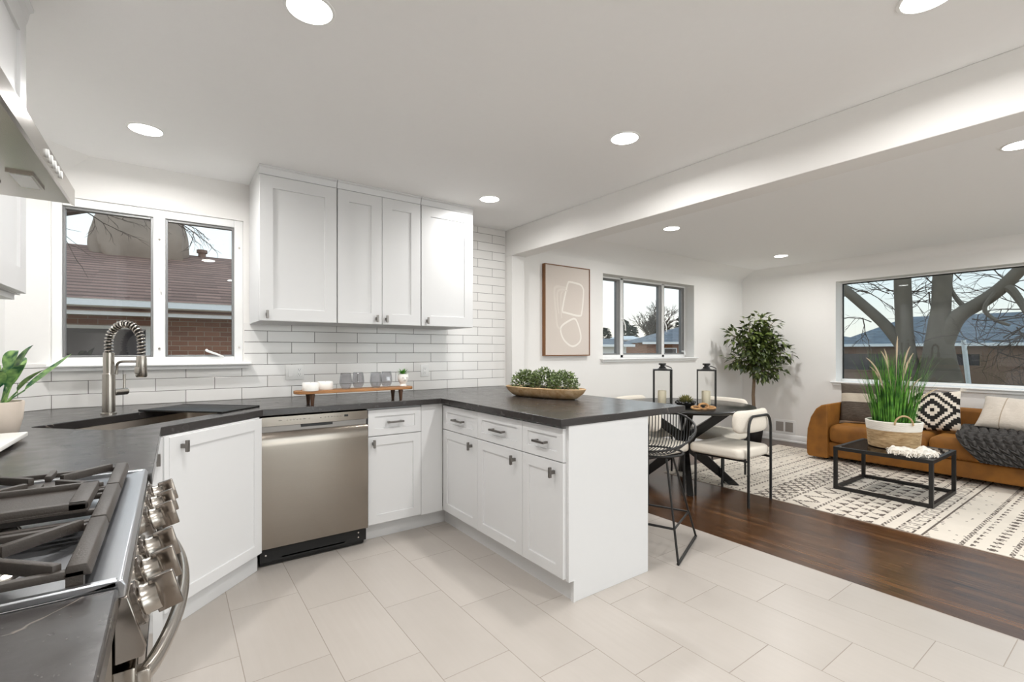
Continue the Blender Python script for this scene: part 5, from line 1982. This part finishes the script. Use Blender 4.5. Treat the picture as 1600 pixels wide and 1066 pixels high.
MT['lawn'] = plain('winter_lawn', (150, 136, 110), 1.0, var=0.35, scale=1.2)
MT['ext_dark'] = plain('dark_house_wall', (140, 112, 98), 0.9, var=0.2)
MT['ext_glass'] = plain('dark_window_glass', (70, 66, 72), 0.08)
MT['evergreen'] = leaf_mat('far_evergreen', (40, 48, 36), (74, 82, 60), 1.5, 0.9)
MT['brush'] = plain('winter_brush', (100, 84, 72), 1.0, var=0.3, scale=1)

GZ = -0.75
struct(B().box((-60, -60, GZ - 0.2), (120, 120, GZ)).build('ground', 'lawn', smooth=False))

# neighbouring brick house seen through the sink window
NBX0, NBX1 = -6.0, 2.6
r = thing('neighbour_house', 'low red brick house with brown shingle roof outside the sink window', 'house', (-1.7, 11, GZ), 0)
m = B()
wx0, wx1, wz1 = -1.32, -0.26, 1.625
m.box((NBX0, 9.25, GZ), (wx0, 9.45, 1.78))
m.box((wx1, 9.25, GZ), (NBX1, 9.45, 1.78))
m.box((wx0, 9.25, GZ), (wx1, 9.45, 0.45))
m.box((wx0, 9.25, wz1), (wx1, 9.45, 1.78))
m.box((NBX1 - 0.2, 9.45, GZ), (NBX1, 17, 1.78))
m.box((NBX0, 9.45, GZ), (NBX0 + 0.2, 17, 1.78))
m.build('brick_wall', 'brick_x', r, W=True, smooth=False)
m = B()
m.prism([(8.62, 1.915), (13.0, 3.42), (17.4, 1.915), (17.4, 1.80), (13.0, 3.30), (8.62, 1.80)], NBX0 - 0.4, NBX1 + 0.35, 'x')
m.build('roof', 'shingle', r, W=True, smooth=False)
m = B()
m.prism([(8.50, 1.865), (8.50, 1.945), (8.49, 1.955), (8.62, 1.955), (8.64, 1.85), (8.56, 1.85)], NBX0 - 0.4, NBX1 + 0.35, 'x')
m.build('gutter', 'ext_white', r, W=True)
B().box((NBX0 - 0.4, 8.64, 1.745), (NBX1 + 0.35, 8.68, 1.85)).build('fascia', 'ext_white', r, W=True)
B().box((NBX0 - 0.4, 8.68, 1.76), (NBX1 + 0.35, 9.26, 1.79)).build('soffit', 'ext_tan', r, W=True)
m = rect_frame(B(), wx0, wx1, 0.45, wz1, 9.23, 9.30, 0.06, 0.06, 0.06, 0.05)
f_ = m.build('window', 'ext_white', r, W=True)
B().box((wx0 + 0.05, 9.275, 0.5), (wx1 - 0.05, 9.29, wz1 - 0.04)).build('pane', 'ext_glass', f_, W=True)
for (x, y, rr, z0_, z1_) in ((0.57, 12.9, 0.075, 3.3, 3.55), (-1.07, 12.6, 0.05, 3.2, 3.36)):
    m = B()
    m.lathe([(rr, 0), (rr, z1_ - z0_ - 0.09), (rr * 1.4, z1_ - z0_ - 0.08), (rr * 1.4, z1_ - z0_ - 0.01), (0, z1_ - z0_)], c=(x, y, z0_), seg=16)
    m.build('roof_vent', 'ext_dark', r, W=True)

o = B()
nx, nz = 48, 26
def tarp(i, j):
    a = 2 * PI * i / nx
    t = j / nz
    e = 0.55
    cs, sn = math.cos(a), math.sin(a)
    bulge = 0.93 + 0.12 * math.sin(PI * min(1, t * 1.15)) - 0.16 * max(0, 0.2 - t)
    fold = 1 + 0.09 * math.sin(9 * a + 2.5 * math.sin(3 * t)) * (1 - t) + 0.02 * math.sin(17 * a + 5 * t) * (1 - t * 0.5)
    sh = 1.0 if t < 0.86 else math.sqrt(max(0, 1 - ((t - 0.86) / 0.14) ** 2)) * 0.35 + 0.65
    return Vector((0.76 * math.copysign(abs(cs) ** e, cs) * bulge * fold * sh, 0.6 * math.copysign(abs(sn) ** e, sn) * bulge * fold * sh, 1.2 * t + 0.05 * cs * t))
G = o.grid(nx, nz, tarp, closed_u=True)
o.face([G[i][nz] for i in range(nx)])
t_ = o.build('covered_cooler', 'tarp', angle=70)
t_.location = (-0.52, 12.75, 2.98)
tag(t_, 'evaporative cooler wrapped in a grey tarp on the neighbouring roof', 'rooftop cooler')


def bare_tree(name, label, loc, seed, h, spread, levels=4, r0=0.12, n=4, group=None, trunk_h=0.3):
    rnd = random.Random(seed)
    r = thing(name, label, 'tree', loc, 0, group)
    tr_, br_ = B(), B()
    def grow(m, p, d, L, rad, lev):
        q = p + d * L * 0.5 + Vector((rnd.uniform(-1, 1), rnd.uniform(-1, 1), rnd.uniform(-.3, .6))) * L * 0.07
        e = p + d * L
        m.tube([p, q, e], [rad, rad * 0.85, rad * 0.66], 5 if lev < 2 else 4, cap=False)
        if lev >= levels:
            return
        for k in range(n if lev else n + 1):
            f = rnd.uniform(0.45, 1.0)
            b_ = p.lerp(e, f)
            nd = (d + Vector((rnd.uniform(-1, 1), rnd.uniform(-1, 1), rnd.uniform(-0.35, 0.8))) * spread).normalized()
            grow(br_, b_, nd, L * rnd.uniform(0.55, 0.78), rad * 0.55, lev + 1)
    grow(tr_, Vector((0, 0, 0)), Vector((0, 0, 1)), h * trunk_h, r0, 0)
    tr_.build('trunk', 'twig', r)
    br_.build('branches', 'twig', r)
    return r


# overhanging bare branches outside the sink window
r = thing('bare_tree', 'bare tree reaching over the neighbouring roof into the sink window', 'tree', (-3.2, 7.6, GZ), 0)
m = B()
m.tube([(-3.2, 7.6, GZ), (-3.15, 7.65, 1.5), (-2.9, 7.7, 2.6)], [0.16, 0.13, 0.1], 8)
m.build('trunk', 'ext_bark', r, W=True)
m = B()
m.tube([(-2.9, 7.7, 2.6), (-1.8, 7.9, 2.86), (-1.06, 8.0, 2.96), (-0.85, 8.0, 3.03), (-0.6, 8.0, 3.06), (-0.1, 8.0, 3.10), (0.3, 8.0, 3.14)], [0.07, 0.05, 0.042, 0.034, 0.02, 0.014, 0.008], 7)
rnd = random.Random(8)
def twig(m, p, d, L, rad, lev=0):
    pts = [p]
    for k in range(4):
        d = (d + Vector((rnd.uniform(-1, 1), rnd.uniform(-.5, .5), rnd.uniform(-1, .8))) * 0.34).normalized()
        pts.append(pts[-1] + d * L / 4)
    m.tube(pts, [rad, rad * .85, rad * .7, rad * .55, rad * .35], 5, cap=False)
    if lev < 2:
        for k in range(4):
            twig(m, pts[1 + k % 4], (d + Vector((rnd.uniform(-1, 1), rnd.uniform(-.5, .5), rnd.uniform(-.8, .8))) * 0.8).normalized(), L * 0.5, rad * 0.6, lev + 1)
twig(m, Vector((-0.9, 8, 3.02)), Vector((1, 0, -0.25)), 0.45, 0.008)
twig(m, Vector((-0.75, 8, 3.05)), Vector((0.8, 0, -0.35)), 0.35, 0.007)
twig(m, Vector((-1.3, 8, 2.93)), Vector((0.7, 0, -0.65)), 0.6, 0.007, 1)
twig(m, Vector((-0.05, 8.0, 3.10)), Vector((0.7, 0, -0.62)), 0.5, 0.010)
twig(m, Vector((0.0, 8.0, 3.08)), Vector((0.8, 0, -0.3)), 0.42, 0.009)
twig(m, Vector((0.05, 8.0, 3.1)), Vector((0.5, 0, -0.9)), 0.4, 0.006)
twig(m, Vector((-0.5, 8.0, 3.07)), Vector((1, 0, 0.0)), 0.45, 0.006)
m.build('branches', 'twig', r, W=True)

# view from the dining window
def house(label, loc, rz, w_, d_, eave, ridge, roof, wall, wins, hip=0.0, group=None):
    r = thing('house', label, 'house', loc, rz, group)
    B().box((-w_ / 2 + 0.4, -d_ / 2 + 0.4, 0), (w_ / 2 - 0.4, d_ / 2 - 0.4, eave)).build('wall', wall, r, smooth=False)
    m = B()
    b_ = [m.bm.verts.new(p) for p in ((-w_ / 2, -d_ / 2, eave), (w_ / 2, -d_ / 2, eave), (w_ / 2, d_ / 2, eave), (-w_ / 2, d_ / 2, eave))]
    t1, t2 = m.bm.verts.new((-w_ / 2 + hip, 0, ridge)), m.bm.verts.new((w_ / 2 - hip, 0, ridge))
    m.face([b_[0], b_[1], t2, t1])
    m.face([b_[2], b_[3], t1, t2])
    m.face([b_[1], b_[2], t2])
    m.face([b_[3], b_[0], t1])
    m.face(b_[::-1])
    m.build('roof', roof, r, smooth=False)
    B().box((-w_ / 2, -d_ / 2 - 0.08, eave - 0.12), (w_ / 2, -d_ / 2, eave + 0.02)).build('gutter', 'ext_white', r)
    for (x, z0_, ww, hh) in wins:
        f_ = rect_frame(B(), x - ww / 2, x + ww / 2, z0_, z0_ + hh, -d_ / 2 + 0.33, -d_ / 2 + 0.42, 0.06, 0.06, 0.06, 0.06).build('window', 'ext_dark' if wall == 'ext_dark' else 'ext_white', r)
        B().box((x - ww / 2 + 0.06, -d_ / 2 + 0.36, z0_ + 0.06), (x + ww / 2 - 0.06, -d_ / 2 + 0.4, z0_ + hh - 0.06)).build('pane', 'ext_glass', f_)
    return r


def cam_side(d, r_):
    """ground point d metres out along the street view and r_ metres across it"""
    return (d * 0.58360 + r_ * 0.81204, d * 0.81204 - r_ * 0.58360, GZ)


VR = R(-35.7)
house('brick ranch house with a slate grey hipped roof outside the dining window', cam_side(36, 16.8), VR, 16, 8, 2.58, 3.9, 'grey_shingle', 'brick_x', [(-6.0, 0.9, 0.9, 1.3), (-4.2, 0.9, 1.2, 1.3), (2.5, 1.0, 1.6, 1.2)], 4.2)
house('small pale house far off in the first light of the dining window', cam_side(29, 5.4), VR, 3.2, 4, 2.35, 2.75, 'grey_shingle', 'ext_white', [(-0.6, 0.9, 0.6, 1.0), (0.7, 0.9, 0.6, 1.0)], 0.6)
house('low house with a pale snowy roof between the evergreens and the grey roof', cam_side(48, 11.4), VR, 3, 3.4, 3.13, 3.5, 'snow_roof', 'ext_dark', [(0, 0.9, 1.0, 1.0)], 0.6)
bare_tree('bare_tree', 'spreading bare tree behind the grey hipped roof in the dining window', cam_side(44, 13.2), 4, 12.5, 0.8, 5, 0.2, 4, trunk_h=0.22)
rnd = random.Random(14)
for i in range(9):
    hgt = rnd.uniform(3.9, 5.4)
    r = thing('evergreen_tree', 'dark evergreen in the treeline on the horizon of the dining window', 'tree', cam_side(52 + 2.6 * (i % 2), 9.2 + 1.55 * i), 0, 'evergreens on the horizon')
    m = B()
    for k in range(520):
        t = rnd.random()
        a = rnd.random() * 2 * PI
        rad = (1 - t) ** 0.6 * 0.95 * rnd.uniform(0.5, 1.05)
        m.leaf((rad * math.cos(a), rad * math.sin(a), 0.2 + hgt * t), (math.cos(a), math.sin(a), rnd.uniform(-.3, .8)), (0, 0, 1), 0.6, 0.4)
    m.build('foliage', 'evergreen', r)
    B().cyl((0, 0, 0), (0, 0, hgt * 0.9), 0.12, 0.03, 8).build('trunk', 'ext_bark', r)

# big tree right outside the picture window
r = thing('old_tree', 'massive twin-trunked tree close outside the picture window', 'tree', (15.2, 3.55, GZ), 0)
def limb(m, pts, rad, seg=12):
    P = [Vector(p) for p in pts]
    sm, rr = [], []
    n = len(P)
    for i in range(n - 1):
        p0, p1, p2, p3 = P[max(i - 1, 0)], P[i], P[i + 1], P[min(i + 2, n - 1)]
        for k in range(5):
            t = k / 5
            sm.append(0.5 * ((2 * p1) + (p2 - p0) * t + (2 * p0 - 5 * p1 + 4 * p2 - p3) * t * t + (3 * p1 - p0 - 3 * p2 + p3) * t ** 3))
            rr.append(rad[i] + (rad[i + 1] - rad[i]) * t)
    sm.append(P[-1])
    rr.append(rad[-1])
    m.tube(sm, rr, seg)
m = B()
limb(m, [(15.1, 3.72, GZ), (15.05, 3.80, 0.4), (15.0, 3.89, 1.1), (15, 3.93, 1.75), (15, 3.95, 2.4), (15, 3.97, 3.1), (15.1, 4.0, 4.6)], [0.40, 0.30, 0.22, 0.185, 0.185, 0.18, 0.15])
limb(m, [(15.2, 3.35, GZ), (15.1, 3.28, 0.3), (15.05, 3.28, 1.0), (15, 3.27, 1.7), (15, 3.23, 2.3), (15, 3.21, 2.95), (15.1, 3.2, 4.6)], [0.62, 0.48, 0.34, 0.235, 0.19, 0.185, 0.15])
m.build('trunk', 'ext_bark', r, W=True)
m = B()
limb(m, [(15, 3.9, 1.25), (15, 4.10, 1.58), (15, 4.37, 1.97), (15, 4.79, 2.45), (15, 5.3, 3.0), (15.2, 6.2, 3.9)], [0.17, 0.145, 0.13, 0.125, 0.12, 0.09], 10)
limb(m, [(15, 3.2, 1.45), (15, 3.03, 1.9), (15, 2.84, 2.14), (15, 2.57, 2.33), (15, 2.26, 2.60), (15, 1.95, 2.98), (14.9, 1.4, 3.7)], [0.22, 0.19, 0.16, 0.15, 0.135, 0.125, 0.1], 10)
limb(m, [(15, 2.2, 2.66), (14.95, 2.06, 2.60), (14.9, 1.9, 2.3), (14.8, 1.72, 1.9), (14.7, 1.4, 1.5)], [0.10, 0.09, 0.075, 0.06, 0.04], 8)
limb(m, [(15.0, 2.75, 2.2), (15.1, 2.95, 2.45), (15.2, 3.1, 2.8), (15.2, 3.05, 3.3)], [0.07, 0.05, 0.04, 0.03], 7)
limb(m, [(14.9, 2.3, 2.55), (14.8, 2.45, 2.2), (14.8, 2.3, 1.95), (14.8, 2.05, 1.8)], [0.05, 0.045, 0.04, 0.03], 7)
m.build('limbs', 'ext_bark', r, W=True)
m = B()
rnd = random.Random(31)
def twigs(m, p, d, L, rad, lev, mx):
    pts = [p]
    for k in range(4):
        d = (d + Vector((rnd.uniform(-.5, .5), rnd.uniform(-1, 1), rnd.uniform(-1, 1))) * 0.28).normalized()
        pts.append(pts[-1] + d * L / 4)
    m.tube(pts, [rad, rad * .85, rad * .7, rad * .55, rad * .4], 4, cap=False)
    if lev < mx:
        for k in range(4):
            twigs(m, pts[1 + k % 4], (d + Vector((rnd.uniform(-.4, .4), rnd.uniform(-1, 1), rnd.uniform(-1, 1))) * 0.9).normalized(), L * 0.6, rad * 0.6, lev + 1, mx)
for k in range(34):
    y = rnd.uniform(1.4, 5.6)
    z = rnd.uniform(1.9, 3.2)
    twigs(m, Vector((16 + rnd.uniform(-0.5, 2), y, z)), Vector((0, rnd.uniform(-1, 1), rnd.uniform(-0.6, 0.8))).normalized(), 0.9, 0.016, 0, 2)
for k in range(12):
    twigs(m, Vector((14.6, rnd.uniform(1.5, 2.3), rnd.uniform(1.2, 2.0))), Vector((0, rnd.uniform(-1, 1), rnd.uniform(-1, 0.4))).normalized(), 0.8, 0.014, 0, 2)
m.build('twigs', 'twig', r, W=True)

# low brush, pole and houses across the street
for i, (x, y, s) in enumerate(((18.6, 2.0, 1), (17.0, 0.5, 2), (19.5, -1.6, 3))):
    r = thing('bare_bush', ('leafless bush nearest the old tree trunk outside the picture window', 'leafless bush beside the white post outside the picture window', 'leafless bush at the cropped end of the picture window')[i], 'bush', (x, y, GZ), 0, 'leafless bushes by the street')
    m = B()
    rnd2 = random.Random(40 + s)
    rnd = rnd2
    for k in range(16):
        twigs(m, Vector((rnd2.uniform(-.2, .2), rnd2.uniform(-.3, .3), 0.02)), Vector((rnd2.uniform(-.3, .3), rnd2.uniform(-.6, .6), 1)).normalized(), rnd2.uniform(0.8, 1.3), 0.012, 0, 2)
    m.build('branches', 'twig', r)
o = B().tube([(18.05, 3.16, GZ), (18.0, 3.29, 0.29), (18.0, 3.40, 1.55)], 0.055, 10).build('street_post', 'ext_white', origin=(18.05, 3.16, GZ))
tag(o, 'leaning white metal post out by the street', 'post')
house('long dark house with a slate blue roof behind the old tree', (34.5, 5.4, GZ), R(-90), 12, 8, 2.35, 3.95, 'grey_shingle_y', 'ext_dark', [(-4.5, 0.9, 2.2, 1.0), (-0.5, 0.9, 1.4, 1.0), (3.5, 0.9, 2.2, 1.0)], 2.5)
house('dark brick house beyond the white post', (33.5, -8.6, GZ), R(-90), 14, 8, 2.3, 3.7, 'grey_shingle_y', 'ext_dark', [(-4.5, 0.9, 2.0, 1.1), (0, 0.9, 1.4, 1.1), (4.5, 0.9, 2.0, 1.1)], 2.5)
o = B()
o.box((22.0, -8, GZ), (22.08, 4.6, 0.75))
o = o.build('board_fence', 'ext_dark', origin=(22, -2, GZ))
tag(o, 'brown board fence across the street beyond the leafless bushes', 'fence')
